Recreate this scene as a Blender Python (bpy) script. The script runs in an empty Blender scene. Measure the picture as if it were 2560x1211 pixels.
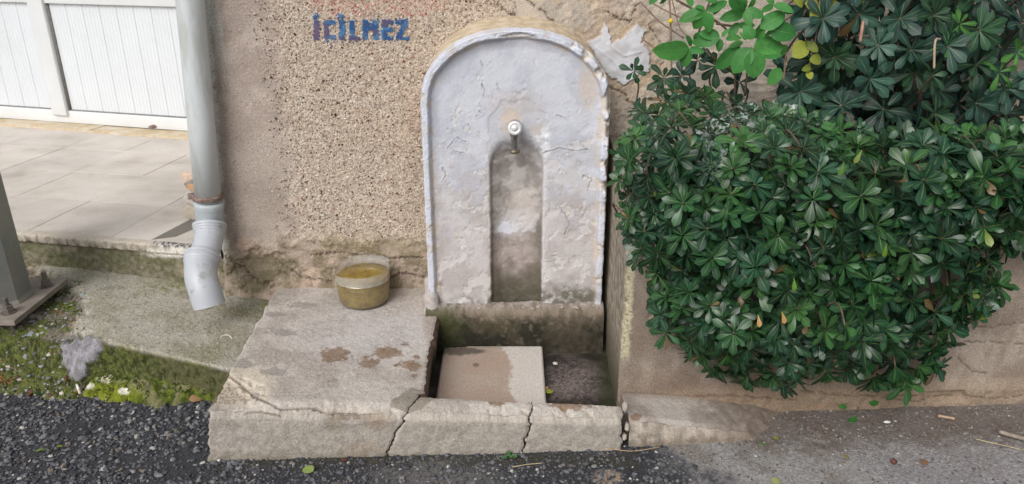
import bpy, math, random
import numpy as np
from mathutils import Vector
from mathutils.bvhtree import BVHTree

random.seed(7)
rng = np.random.default_rng(7)
S = bpy.context.scene
R = math.radians

# ------------------------------------------------------------------ camera, sky, sun, exposure
F_PX, TILT, EYE = 1924.0, R(22.5), 1.55
cam_d = bpy.data.cameras.new('camera')
cam = bpy.data.objects.new('camera', cam_d)
S.collection.objects.link(cam)
cam.location = (0, 0, EYE)
cam.rotation_euler = (R(90) - TILT, 0, 0)
cam_d.sensor_width = 36.0
cam_d.lens = F_PX / 2560 * 36
cam_d.clip_start = 0.05
cam_d.clip_end = 500
S.camera = cam

W = bpy.data.worlds.new('World')
S.world = W
W.use_nodes = True
nt = W.node_tree
bg = nt.nodes['Background']
sky = nt.nodes.new('ShaderNodeTexSky')
sky.sky_type = 'NISHITA'
sky.sun_disc = False
SUN_EL, SUN_AZ = 40.0, 208.0          # degrees; azimuth clockwise from +y
sky.sun_elevation = R(SUN_EL)
sky.sun_rotation = R(SUN_AZ)
sky.air_density = 1.0
sky.dust_density = 4.0
hs = nt.nodes.new('ShaderNodeHueSaturation')
hs.inputs['Saturation'].default_value = 0.34      # a grey overcast sky
nt.links.new(sky.outputs[0], hs.inputs['Color'])
nt.links.new(hs.outputs[0], bg.inputs['Color'])
bg.inputs['Strength'].default_value = 0.105

sun_d = bpy.data.lights.new('sun', 'SUN')
sun_d.energy = 1.5
sun_d.angle = R(36)
sun_d.color = (1.0, 0.99, 0.975)
sun = bpy.data.objects.new('sun', sun_d)
S.collection.objects.link(sun)
_az, _el = R(SUN_AZ), R(SUN_EL)
_d = Vector((math.sin(_az) * math.cos(_el), math.cos(_az) * math.cos(_el), math.sin(_el)))
sun.rotation_euler = _d.to_track_quat('Z', 'Y').to_euler()
sun.location = _d * 20

S.view_settings.view_transform = 'Standard'
S.view_settings.look = 'None'
S.view_settings.gamma = 1.0
S.view_settings.use_curve_mapping = False
S.view_settings.exposure = 0.24
S.cycles.max_bounces = 8
S.cycles.use_denoising = True

# ------------------------------------------------------------------ geometry of the photograph
CT, ST = math.cos(TILT), math.sin(TILT)

def proj(P):
    """world points -> photograph pixels (to know where on a surface a stain or crack sits)"""
    x, y, z = P[..., 0], P[..., 1], P[..., 2] - EYE
    d = y * CT - z * ST
    d = np.maximum(d, 1e-3)
    return 1280 + F_PX * x / d, 605.5 - F_PX * (y * ST + z * CT) / d

def ray(px, py):
    u, v = (px - 1280) / F_PX, (605.5 - py) / F_PX
    return np.array([u, CT + v * ST, -ST + v * CT])

def atZ(px, py, z):
    r = ray(px, py)
    t = (z - EYE) / r[2]
    return np.array([r[0] * t, r[1] * t, z])

def atY(px, py, y):
    r = ray(px, py)
    t = y / r[1]
    return np.array([r[0] * t, y, EYE + r[2] * t])

def col(r, g, b):
    f = lambda v: (v / 255 / 12.92) if v <= 10 else ((v / 255 + 0.055) / 1.055) ** 2.4
    return np.array([f(r), f(g), f(b)])

# ------------------------------------------------------------------ noise
def _h(ix, iy, s):
    n = (ix * 374761393 + iy * 668265263 + s * 144269504) & 0xffffffff
    n = ((n ^ (n >> 13)) * 1274126177) & 0xffffffff
    n = n ^ (n >> 16)
    return (n & 0xffffff) / float(0xffffff)

def vnoise(x, y, s=0):
    xi, yi = np.floor(x).astype(np.int64), np.floor(y).astype(np.int64)
    fx, fy = x - xi, y - yi
    fx = fx * fx * fx * (fx * (fx * 6 - 15) + 10)
    fy = fy * fy * fy * (fy * (fy * 6 - 15) + 10)
    a, b = _h(xi, yi, s), _h(xi + 1, yi, s)
    c, d = _h(xi, yi + 1, s), _h(xi + 1, yi + 1, s)
    return (a + (b - a) * fx) * (1 - fy) + (c + (d - c) * fx) * fy

def gnoise(x, y, s=0):
    xi, yi = np.floor(x).astype(np.int64), np.floor(y).astype(np.int64)
    fx, fy = x - xi, y - yi
    u = fx * fx * fx * (fx * (fx * 6 - 15) + 10)
    v = fy * fy * fy * (fy * (fy * 6 - 15) + 10)
    def g(dx, dy):
        a = _h(xi + dx, yi + dy, s) * 6.2831853
        return np.cos(a) * (fx - dx) + np.sin(a) * (fy - dy)
    a, b, c, d = g(0, 0), g(1, 0), g(0, 1), g(1, 1)
    return 0.5 + 0.78 * ((a + (b - a) * u) * (1 - v) + (c + (d - c) * u) * v)

def fbm(x, y, s=0, o=4, g=0.5):
    t, a, n = 0, 1.0, 0.0
    x, y = x * 0.866 + y * 0.5, y * 0.866 - x * 0.5
    for k in range(o):
        t = t + a * gnoise(x, y, s + 17 * k)
        n += a
        a *= g
        x, y = x * 1.62 + y * 1.17 + 5.3, y * 1.62 - x * 1.17 + 9.1
    return t / n

def ridged(x, y, s=0, o=3):
    return 1 - np.abs(fbm(x, y, s, o) * 2 - 1)

def worley(x, y, s=0):
    xi, yi = np.floor(x).astype(np.int64), np.floor(y).astype(np.int64)
    f1 = np.full(x.shape, 9.0)
    f2 = np.full(x.shape, 9.0)
    idv = np.zeros(x.shape)
    for dx in (-1, 0, 1):
        for dy in (-1, 0, 1):
            cx, cy = xi + dx, yi + dy
            px, py = cx + _h(cx, cy, s), cy + _h(cx, cy, s + 1)
            d = np.hypot(px - x, py - y)
            closer = d < f1
            f2 = np.where(closer, f1, np.minimum(f2, d))
            idv = np.where(closer, _h(cx, cy, s + 2), idv)
            f1 = np.minimum(f1, d)
    return f1, f2, idv

def sm(a, b, x):
    t = np.clip((x - a) / (b - a), 0, 1)
    return t * t * (3 - 2 * t)

def mix(a, b, m):
    m = np.asarray(m)[..., None]
    return a * (1 - m) + b * m

def poly_sd(px, py, poly):
    """signed distance to a polygon, positive inside"""
    d = np.full(px.shape, 1e9)
    ins = np.zeros(px.shape, bool)
    n = len(poly)
    for i in range(n):
        (x0, y0), (x1, y1) = poly[i], poly[(i + 1) % n]
        ex, ey = x1 - x0, y1 - y0
        t = np.clip(((px - x0) * ex + (py - y0) * ey) / (ex * ex + ey * ey + 1e-12), 0, 1)
        d = np.minimum(d, np.hypot(px - x0 - t * ex, py - y0 - t * ey))
        if y0 != y1:
            cross = ((y0 > py) != (y1 > py)) & (px < (x1 - x0) * (py - y0) / (y1 - y0) + x0)
            ins ^= cross
    return np.where(ins, d, -d)

def line_d(px, py, pts):
    d = np.full(px.shape, 1e9)
    for (x0, y0), (x1, y1) in zip(pts[:-1], pts[1:]):
        ex, ey = x1 - x0, y1 - y0
        t = np.clip(((px - x0) * ex + (py - y0) * ey) / (ex * ex + ey * ey + 1e-12), 0, 1)
        d = np.minimum(d, np.hypot(px - x0 - t * ex, py - y0 - t * ey))
    return d

def blob(px, py, cx, cy, rx, ry, n=None, soft=0.25, amp=0.8):
    d = np.hypot((px - cx) / rx, (py - cy) / ry)
    if n is not None:
        d = d + (n - 0.5) * amp
    return 1 - sm(1 - soft, 1 + soft, d)

# ------------------------------------------------------------------ objects
LOC = {}

def tag(o, label=None, cat=None, group=None, kind=None):
    if label: o['label'] = label
    if cat: o['category'] = cat
    if group: o['group'] = group
    if kind: o['kind'] = kind
    return o

def thing(name, loc, label, cat, group=None):
    o = bpy.data.objects.new(name, None)
    o.empty_display_size = 0.05
    S.collection.objects.link(o)
    o.location = loc
    LOC[o] = np.array(loc, float)
    return tag(o, label, cat, group)

def root_loc(parent):
    return LOC.get(parent, np.zeros(3)) if parent else np.zeros(3)

def link(name, me, parent=None, at=None):
    """at: world position of the mesh's own origin"""
    o = bpy.data.objects.new(name, me)
    S.collection.objects.link(o)
    base = root_loc(parent)
    w = base if at is None else np.array(at, float)
    if parent:
        o.parent = parent
    o.location = w - base
    LOC[o] = w
    return o

def make_mesh(name, V, Fc, mat, C=None, UV=None, smooth=True):
    """V (n,3), Fc list of (k,q) int arrays (all tris or all quads each), C (n,4) point colours"""
    me = bpy.data.meshes.new(name)
    V = np.ascontiguousarray(V, np.float32)
    if not isinstance(Fc, list):
        Fc = [Fc]
    loops = np.concatenate([f.reshape(-1) for f in Fc]).astype(np.int32)
    tot = np.concatenate([np.full(len(f), f.shape[1], np.int32) for f in Fc])
    start = np.concatenate([[0], np.cumsum(tot)[:-1]]).astype(np.int32)
    me.vertices.add(len(V))
    me.vertices.foreach_set('co', V.reshape(-1))
    me.loops.add(len(loops))
    me.loops.foreach_set('vertex_index', loops)
    me.polygons.add(len(tot))
    me.polygons.foreach_set('loop_start', start)
    me.polygons.foreach_set('loop_total', tot)
    me.polygons.foreach_set('use_smooth', np.full(len(tot), smooth))
    if C is not None:
        a = me.color_attributes.new('Col', 'FLOAT_COLOR', 'POINT')
        a.data.foreach_set('color', np.ascontiguousarray(C, np.float32).reshape(-1))
    if UV is not None:
        u = me.uv_layers.new(name='UVMap')
        u.data.foreach_set('uv', np.ascontiguousarray(UV[loops], np.float32).reshape(-1))
    me.update(calc_edges=True)
    me.materials.append(mat)
    return me

def grid_faces(ny, nx, off=0):
    i = np.arange((ny - 1) * nx).reshape(ny - 1, nx)[:, :-1].reshape(-1) + off
    return np.stack([i, i + 1, i + nx + 1, i + nx], 1)

def sheets(name, grids, mat, parent=None, label=None):
    """grids: list of (P[ny,nx,3], C[ny,nx,4]) joined as one mesh; origin at the parent's base"""
    V, Fc, C, n = [], [], [], 0
    for P, c in grids:
        ny, nx = P.shape[:2]
        V.append(P.reshape(-1, 3)); C.append(c.reshape(-1, 4))
        Fc.append(grid_faces(ny, nx, n)); n += ny * nx
    V = np.concatenate(V) - root_loc(parent)
    o = link(name, make_mesh(name, V, np.concatenate(Fc), mat, np.concatenate(C)), parent)
    if label: o['label'] = label
    return o

def gnormal(P):
    n = np.cross(np.gradient(P, axis=1), np.gradient(P, axis=0))
    n /= np.linalg.norm(n, axis=-1, keepdims=True) + 1e-12
    c = np.array([0, 0, EYE]) - P
    s = np.sign(np.mean(np.sum(n * c, -1)))
    return n * (s if s else 1)

def rgba(c, rough):
    rough = np.broadcast_to(rough, c.shape[:-1])
    return np.concatenate([np.clip(c, 0.004, 0.9), rough[..., None]], -1)

# ------------------------------------------------------------------ materials
def new_mat(name):
    m = bpy.data.materials.new(name)
    m.use_nodes = True
    t = m.node_tree
    return m, t, t.nodes['Principled BSDF']

def node(t, typ, **kw):
    n = t.nodes.new(typ)
    for k, v in kw.items():
        setattr(n, k, v)
    return n

def world_noise(t, scale, detail=4, rough=0.6):
    g = node(t, 'ShaderNodeNewGeometry')
    n = node(t, 'ShaderNodeTexNoise')
    n.inputs['Scale'].default_value = scale
    n.inputs['Detail'].default_value = detail
    n.inputs['Roughness'].default_value = rough
    t.links.new(g.outputs['Position'], n.inputs['Vector'])
    return n

def mat_surface(name, bump_scale=220, bump=0.35, dist=0.004, grain=0.25, grain_scale=420, spec=0.3):
    """colour from the surface's own stains (point colours), fine grain and relief from noise"""
    m, t, b = new_mat(name)
    a = node(t, 'ShaderNodeAttribute', attribute_name='Col')
    n = world_noise(t, grain_scale, 3)
    mr = node(t, 'ShaderNodeMapRange')
    mr.inputs['From Min'].default_value = 0.3
    mr.inputs['From Max'].default_value = 0.7
    mr.inputs['To Min'].default_value = 1 - grain
    mr.inputs['To Max'].default_value = 1 + grain
    t.links.new(n.outputs['Fac'], mr.inputs['Value'])
    mul = node(t, 'ShaderNodeVectorMath', operation='SCALE')
    t.links.new(a.outputs['Color'], mul.inputs[0])
    t.links.new(mr.outputs['Result'], mul.inputs['Scale'])
    t.links.new(mul.outputs['Vector'], b.inputs['Base Color'])
    t.links.new(a.outputs['Alpha'], b.inputs['Roughness'])
    b.inputs['Specular IOR Level'].default_value = spec
    n2 = world_noise(t, bump_scale, 5, 0.65)
    bp = node(t, 'ShaderNodeBump')
    bp.inputs['Strength'].default_value = bump
    bp.inputs['Distance'].default_value = dist
    t.links.new(n2.outputs['Fac'], bp.inputs['Height'])
    t.links.new(bp.outputs['Normal'], b.inputs['Normal'])
    return m

def mat_plain(name, c, rough=0.6, metal=0.0, var=0.15, scale=40, bump=0.1, spec=0.5, c2=None, stretch=None, thr=(0.35, 0.65)):
    m, t, b = new_mat(name)
    g = node(t, 'ShaderNodeNewGeometry')
    n = node(t, 'ShaderNodeTexNoise')
    n.inputs['Scale'].default_value = scale
    n.inputs['Detail'].default_value = 6
    n.inputs['Roughness'].default_value = 0.65
    if stretch:
        mp = node(t, 'ShaderNodeMapping')
        mp.inputs['Scale'].default_value = stretch
        t.links.new(g.outputs['Position'], mp.inputs['Vector'])
        t.links.new(mp.outputs['Vector'], n.inputs['Vector'])
    else:
        t.links.new(g.outputs['Position'], n.inputs['Vector'])
    r = node(t, 'ShaderNodeValToRGB')
    c = np.array(c)
    lo = np.array(c2) if c2 is not None else c * (1 - var)
    hi = c if c2 is not None else np.minimum(c * (1 + var), 0.9)
    r.color_ramp.elements[0].position = thr[0]
    r.color_ramp.elements[1].position = thr[1]
    r.color_ramp.elements[0].color = (*lo, 1)
    r.color_ramp.elements[1].color = (*hi, 1)
    t.links.new(n.outputs['Fac'], r.inputs['Fac'])
    t.links.new(r.outputs['Color'], b.inputs['Base Color'])
    b.inputs['Roughness'].default_value = rough
    b.inputs['Metallic'].default_value = metal
    b.inputs['Specular IOR Level'].default_value = spec
    if bump:
        n2 = world_noise(t, scale * 6, 4)
        bp = node(t, 'ShaderNodeBump')
        bp.inputs['Strength'].default_value = bump
        bp.inputs['Distance'].default_value = 0.003
        t.links.new(n2.outputs['Fac'], bp.inputs['Height'])
        t.links.new(bp.outputs['Normal'], b.inputs['Normal'])
    return m

def mat_vcol(name, rough=0.7, spec=0.3):
    m, t, b = new_mat(name)
    a = node(t, 'ShaderNodeAttribute', attribute_name='Col')
    n = world_noise(t, 600, 2)
    mr = node(t, 'ShaderNodeMapRange')
    mr.inputs['To Min'].default_value = 0.5
    mr.inputs['To Max'].default_value = 1.25
    t.links.new(n.outputs['Fac'], mr.inputs['Value'])
    mul = node(t, 'ShaderNodeVectorMath', operation='SCALE')
    t.links.new(a.outputs['Color'], mul.inputs[0])
    t.links.new(mr.outputs['Result'], mul.inputs['Scale'])
    t.links.new(mul.outputs['Vector'], b.inputs['Base Color'])
    b.inputs['Roughness'].default_value = rough
    b.inputs['Specular IOR Level'].default_value = spec
    return m

def mat_leaf(name, rough=0.3, vein=(0.22, 0.34, 0.10), vein_w=0.07, spec=0.5, trans=0.12):
    """leaf tint from the point colour; a pale midrib along the leaf; alpha = white spatter"""
    m, t, b = new_mat(name)
    a = node(t, 'ShaderNodeAttribute', attribute_name='Col')
    uv = node(t, 'ShaderNodeUVMap', uv_map='UVMap')
    sp = node(t, 'ShaderNodeSeparateXYZ')
    t.links.new(uv.outputs['UV'], sp.inputs['Vector'])
    ab = node(t, 'ShaderNodeMath', operation='ABSOLUTE')
    t.links.new(sp.outputs['X'], ab.inputs[0])
    mr = node(t, 'ShaderNodeMapRange')
    mr.inputs['From Min'].default_value = vein_w * 0.5
    mr.inputs['From Max'].default_value = vein_w * 2.0
    mr.inputs['To Min'].default_value = 0.75
    mr.inputs['To Max'].default_value = 0.0
    t.links.new(ab.outputs[0], mr.inputs['Value'])
    fade = node(t, 'ShaderNodeMapRange')
    fade.inputs['From Min'].default_value = 0.35
    fade.inputs['From Max'].default_value = 0.95
    fade.inputs['To Min'].default_value = 1.0
    fade.inputs['To Max'].default_value = 0.1
    t.links.new(sp.outputs['Y'], fade.inputs['Value'])
    mm = node(t, 'ShaderNodeMath', operation='MULTIPLY')
    t.links.new(mr.outputs['Result'], mm.inputs[0])
    t.links.new(fade.outputs['Result'], mm.inputs[1])
    n = world_noise(t, 60, 3)
    mv = node(t, 'ShaderNodeMapRange')
    mv.inputs['To Min'].default_value = 0.65
    mv.inputs['To Max'].default_value = 1.35
    t.links.new(n.outputs['Fac'], mv.inputs['Value'])
    sc = node(t, 'ShaderNodeVectorMath', operation='SCALE')
    t.links.new(a.outputs['Color'], sc.inputs[0])
    t.links.new(mv.outputs['Result'], sc.inputs['Scale'])
    mx = node(t, 'ShaderNodeMix', data_type='RGBA')
    t.links.new(mm.outputs[0], mx.inputs['Factor'])
    t.links.new(sc.outputs['Vector'], mx.inputs['A'])
    mx.inputs['B'].default_value = (*vein, 1)
    # white spatter
    n2 = world_noise(t, 55, 5, 0.7)
    gt = node(t, 'ShaderNodeMapRange')
    gt.inputs['From Min'].default_value = 0.50
    gt.inputs['From Max'].default_value = 0.58
    t.links.new(n2.outputs['Fac'], gt.inputs['Value'])
    m3 = node(t, 'ShaderNodeMath', operation='MULTIPLY')
    t.links.new(gt.outputs['Result'], m3.inputs[0])
    t.links.new(a.outputs['Alpha'], m3.inputs[1])
    mx2 = node(t, 'ShaderNodeMix', data_type='RGBA')
    t.links.new(m3.outputs[0], mx2.inputs['Factor'])
    t.links.new(mx.outputs['Result'], mx2.inputs['A'])
    mx2.inputs['B'].default_value = (0.45, 0.50, 0.48, 1)
    t.links.new(mx2.outputs['Result'], b.inputs['Base Color'])
    b.inputs['Roughness'].default_value = rough
    b.inputs['Specular IOR Level'].default_value = spec
    tr = node(t, 'ShaderNodeBsdfTranslucent')
    t.links.new(mx2.outputs['Result'], tr.inputs['Color'])
    ms = node(t, 'ShaderNodeMixShader')
    ms.inputs[0].default_value = trans
    t.links.new(b.outputs[0], ms.inputs[1])
    t.links.new(tr.outputs[0], ms.inputs[2])
    t.links.new(ms.outputs[0], t.nodes['Material Output'].inputs['Surface'])
    return m

M = dict(
    plaster=mat_surface('wall_plaster', 240, 0.7, 0.004, 0.38, 300),
    paint=mat_surface('old_paint', 200, 0.3, 0.003, 0.08, 320, 0.35),
    concrete=mat_surface('rough_concrete', 220, 0.6, 0.004, 0.30, 300),
    moss=mat_surface('mossy_concrete', 200, 0.8, 0.006, 0.45, 330, 0.2),
    asphalt=mat_surface('asphalt_base', 200, 0.9, 0.007, 0.4, 260, 0.3),
    stones=mat_vcol('stone_chips', 0.75, 0.3),
    debris=mat_vcol('debris', 0.75, 0.25),
    leaf=mat_leaf('glossy_leaf', 0.32, spec=0.45),
    leaf_big=mat_leaf('satin_leaf', 0.45, vein=(0.22, 0.33, 0.16), vein_w=0.06, spec=0.35),
    leaf_light=mat_leaf('soft_leaf', 0.5, vein=(0.16, 0.36, 0.10), vein_w=0.03, spec=0.3, trans=0.3),
    bark=mat_plain('bark', (0.12, 0.08, 0.055), 0.85, var=0.4, scale=60, bump=0.5),
    pvc=mat_plain('grey_pvc', col(200, 205, 207), 0.45, scale=9, c2=col(182, 186, 183), stretch=(1.6, 1.6, 0.35), bump=0.04, thr=(0.36, 0.5)),
    pvc_new=mat_plain('pale_pvc', col(180, 184, 190), 0.42, scale=16, c2=col(148, 148, 147), bump=0.06, thr=(0.32, 0.44)),
    pvc_blue=mat_plain('bluish_pvc', col(176, 184, 187), 0.4, scale=20, var=0.08, bump=0.02),
    rust=mat_plain('rusty_iron', (0.13, 0.055, 0.035), 0.85, scale=70, c2=(0.30, 0.25, 0.22), bump=0.5),
    galv=mat_plain('galvanised_steel', col(128, 134, 130), 0.55, 0.35, scale=7, c2=col(150, 146, 138), bump=0.08),
    plate=mat_plain('dusty_steel_plate', col(150, 140, 130), 0.7, 0.15, scale=18, c2=col(124, 116, 108), bump=0.15),
    bolt=mat_plain('dark_steel_bolt', col(112, 104, 98), 0.6, 0.4, scale=60, var=0.3, bump=0.2),
    chrome=mat_plain('chrome', (0.80, 0.79, 0.80), 0.34, 0.35, scale=80, var=0.05, bump=0.0),
    chrome_dull=mat_plain('worn_chrome', (0.34, 0.34, 0.33), 0.3, 0.9, scale=60, var=0.35, bump=0.05),
    brassy=mat_plain('limescaled_nozzle', (0.20, 0.17, 0.12), 0.5, 0.7, scale=80, var=0.3, bump=0.1),
    dark=mat_plain('dark_rubber', (0.02, 0.02, 0.02), 0.6, var=0.2),
    door=mat_plain('white_aluminium', (0.68, 0.70, 0.71), 0.4, scale=4, var=0.03, bump=0.0),
    door_board=mat_plain('white_ribbed_board', (0.66, 0.69, 0.72), 0.4, scale=3, var=0.03, bump=0.0),
    seal=mat_plain('dark_seal', (0.22, 0.21, 0.20), 0.7, var=0.2),
)

# ------------------------------------------------------------------ shape helpers
def lathe(profile, n=32, axis='z', closed_top=False):
    """profile [(r, h)] -> V, F arrays, around z (or along -y)"""
    pr = np.array(profile, float)
    a = np.linspace(0, 2 * np.pi, n, endpoint=False)
    V = np.stack([pr[:, None, 0] * np.cos(a), pr[:, None, 0] * np.sin(a), np.broadcast_to(pr[:, None, 1], (len(pr), n))], -1).reshape(-1, 3)
    i = np.arange(len(pr) - 1)[:, None] * n
    j = np.arange(n)[None]
    k = (j + 1) % n
    Fq = np.stack([i + j, i + k, i + n + k, i + n + j], -1).reshape(-1, 4)
    if axis == 'y':
        V = np.stack([V[:, 0], -V[:, 2], V[:, 1]], -1)
    return V, Fq

def tube(pts, rad, n=16, cap=True):
    """smooth tube along points; rad scalar or per point"""
    pts = np.array(pts, float)
    rad = np.broadcast_to(np.array(rad, float), (len(pts),))
    T = np.gradient(pts, axis=0)
    T /= np.linalg.norm(T, axis=1, keepdims=True) + 1e-12
    up = np.array([0.13, 1.0, 0.21])
    V = []
    a = np.linspace(0, 2 * np.pi, n, endpoint=False)
    s = np.cross(T[0], up); s /= np.linalg.norm(s)
    for p, t, r in zip(pts, T, rad):
        s = s - t * np.dot(s, t); s /= np.linalg.norm(s)
        b = np.cross(t, s)
        V.append(p + r * (np.cos(a)[:, None] * s + np.sin(a)[:, None] * b))
    V = np.concatenate(V)
    m = len(pts)
    i = np.arange(m - 1)[:, None] * n
    j = np.arange(n)[None]
    k = (j + 1) % n
    Fq = [np.stack([i + j, i + k, i + n + k, i + n + j], -1).reshape(-1, 4)]
    if cap:
        V = np.concatenate([V, pts[:1], pts[-1:]])
        c0, c1 = m * n, m * n + 1
        jj = np.arange(n); kk = (jj + 1) % n
        Fq.append(np.stack([np.full(n, c0), kk, jj], -1))
        Fq.append(np.stack([np.full(n, c1), (m - 1) * n + jj, (m - 1) * n + kk], -1))
    return V, Fq

def spline(pts, m=24):
    pts = np.array(pts, float)
    P = np.concatenate([[2 * pts[0] - pts[1]], pts, [2 * pts[-1] - pts[-2]]])
    out = []
    for i in range(1, len(P) - 2):
        t = np.linspace(0, 1, m, endpoint=False)[:, None]
        p0, p1, p2, p3 = P[i - 1], P[i], P[i + 1], P[i + 2]
        out.append(0.5 * ((2 * p1) + (-p0 + p2) * t + (2 * p0 - 5 * p1 + 4 * p2 - p3) * t ** 2 + (-p0 + 3 * p1 - 3 * p2 + p3) * t ** 3))
    out.append(pts[-1:])
    return np.concatenate(out)

def box_vf(x0, x1, y0, y1, z0, z1, bev=0.0):
    import bmesh
    bm = bmesh.new()
    vs = [bm.verts.new((x, y, z)) for z in (z0, z1) for y in (y0, y1) for x in (x0, x1)]
    for f in ((0, 2, 3, 1), (4, 5, 7, 6), (0, 1, 5, 4), (2, 6, 7, 3), (0, 4, 6, 2), (1, 3, 7, 5)):
        bm.faces.new([vs[i] for i in f])
    if bev:
        bmesh.ops.bevel(bm, geom=bm.edges[:], offset=bev, segments=2, profile=0.6, affect='EDGES')
    bm.verts.index_update()
    V = np.array([v.co[:] for v in bm.verts])
    by = {}
    for f in bm.faces:
        by.setdefault(len(f.verts), []).append([v.index for v in f.verts])
    bm.free()
    return V, [np.array(v) for v in by.values()]

def merge(parts):
    V, Fc, n = [], [], 0
    for v, f in parts:
        f = f if isinstance(f, list) else [f]
        V.append(v)
        Fc += [x + n for x in f]
        n += len(v)
    return np.concatenate(V), Fc

def part(name, vf, mat, parent=None, at=None, smooth=True, label=None):
    V, Fc = vf
    if at is None:
        V = V - root_loc(parent)
    o = link(name, make_mesh(name, V, Fc, mat, smooth=smooth), parent, at)
    if label: o['label'] = label
    return o

_t = (1 + 5 ** 0.5) / 2
ICO_V = np.array([(-1, _t, 0), (1, _t, 0), (-1, -_t, 0), (1, -_t, 0), (0, -1, _t), (0, 1, _t), (0, -1, -_t), (0, 1, -_t), (_t, 0, -1), (_t, 0, 1), (-_t, 0, -1), (-_t, 0, 1)], float)
ICO_V /= np.linalg.norm(ICO_V[0])
ICO_F = np.array([(0, 11, 5), (0, 5, 1), (0, 1, 7), (0, 7, 10), (0, 10, 11), (1, 5, 9), (5, 11, 4), (11, 10, 2), (10, 7, 6), (7, 1, 8), (3, 9, 4), (3, 4, 2), (3, 2, 6), (3, 6, 8), (3, 8, 9), (4, 9, 5), (2, 4, 11), (6, 2, 10), (8, 6, 7), (9, 8, 1)])

def rand_rot(n):
    q = rng.normal(size=(n, 4)); q /= np.linalg.norm(q, axis=1, keepdims=True)
    w, x, y, z = q.T
    return np.stack([1 - 2 * (y * y + z * z), 2 * (x * y - z * w), 2 * (x * z + y * w),
                     2 * (x * y + z * w), 1 - 2 * (x * x + z * z), 2 * (y * z - x * w),
                     2 * (x * z - y * w), 2 * (y * z + x * w), 1 - 2 * (x * x + y * y)], -1).reshape(n, 3, 3)

def chips(pos, size, cols, flat=(1, 1, 0.6), jit=0.35, aniso=0.35):
    """irregular little stones: V, F, C; flat scales the world axes"""
    n = len(pos)
    v = ICO_V[None] * (1 + rng.uniform(-jit, jit, (n, 12, 1)))
    v = v * (1 + rng.uniform(-aniso, aniso, (n, 1, 3)))
    v = np.einsum('nij,nkj->nki', rand_rot(n), v)
    v = v * np.array(flat) * np.asarray(size)[:, None, None] + pos[:, None]
    f = ICO_F[None] + 12 * np.arange(n)[:, None, None]
    c = np.concatenate([np.repeat(cols[:, None], 12, 1), np.ones((n, 12, 1))], -1)
    return v.reshape(-1, 3), f.reshape(-1, 3), c.reshape(-1, 4)

def chip_obj(name, pos, size, cols, mat, parent=None, smooth=False, **kw):
    V, Fc, C = chips(pos, size, cols, **kw)
    return link(name, make_mesh(name, V - root_loc(parent), Fc, mat, C, smooth=smooth), parent)

def pick(cols, p, n, var=0.18):
    idx = rng.choice(len(cols), n, p=np.array(p) / np.sum(p))
    return np.clip(np.array(cols)[idx] * (1 + rng.uniform(-var, var, (n, 1))), 0.004, 0.85)

# ================================================================== ROAD
Y_WALL = 2.87

def road_z(x, y):
    return 0.006 * (fbm(x * 5, y * 5, 3, 3) - 0.5) * 2 - 0.004

xs = np.arange(-2.6, 2.4, 0.006)
ys = np.arange(1.45, 2.62, 0.006)
X, Y = np.meshgrid(xs, ys)
n1, n2, n3 = fbm(X * 7, Y * 7, 11, 4), fbm(X * 30, Y * 30, 12, 4), fbm(X * 90, Y * 90, 13, 2)
P = np.stack([X, Y, road_z(X, Y) + 0.004 * (n2 - 0.5) + 0.004 * (n3 - 0.5)], -1)
PX, PY = proj(P)
dark = 1 - sm(1560, 1780, PX + (n1 - 0.5) * 420 + (PY - 1130) * -0.9)          # newer coarse asphalt left, worn right
cc = mix(col(158, 155, 153), col(64, 64, 68), dark)
cc = mix(cc, col(126, 114, 104), (1 - dark) * sm(0.5, 0.62, n1) * 0.5)
dirt = (1 - sm(30, 110, np.abs(PY - 1050) + (n2 - 0.5) * 120 + np.maximum(0, 1850 - PX) * 0.5)) * sm(1750, 1900, PX)
cc = mix(cc, col(100, 86, 76), 0.7 * dirt)
cc = mix(cc, col(70, 66, 50), 0.6 * (1 - sm(5, 28, np.abs(PY - 1152) + (n2 - .5) * 30)) * (PX > 520) * (PX < 1600))
cc = mix(cc, col(128, 124, 120), blob(PX, PY, 1090, 1195, 150, 40, n2, .5, 1.6) * 0.55)
cc = mix(cc, col(160, 140, 125), blob(PX, PY, 1515, 1195, 36, 20, n2, .2, .9))
cc = mix(cc, col(150, 146, 150), 0.6 * blob(PX, PY, 2420, 1180, 240, 60, n2, .6, 1.8))
cc = cc * (0.55 + 0.9 * n3)[..., None] * (0.7 + .6 * fbm(X * 150, Y * 150, 14, 2))[..., None]
road = sheets('road', [(P, rgba(cc, 0.82))], M['asphalt'])
far_m = mat_plain('far_asphalt', (0.10, 0.095, 0.09), 0.9, scale=6, var=0.3, bump=0.3)
V, Fq = box_vf(-60, 60, -60, 60, -0.3, -0.03)
tag(road, 'coarse asphalt road surface, dark and gravelly at left, worn grey at right', None, None, 'structure')
gr = part('ground', (V, Fq), far_m)
tag(gr, 'asphalt ground going on beyond the frame', None, None, 'structure')

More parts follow.
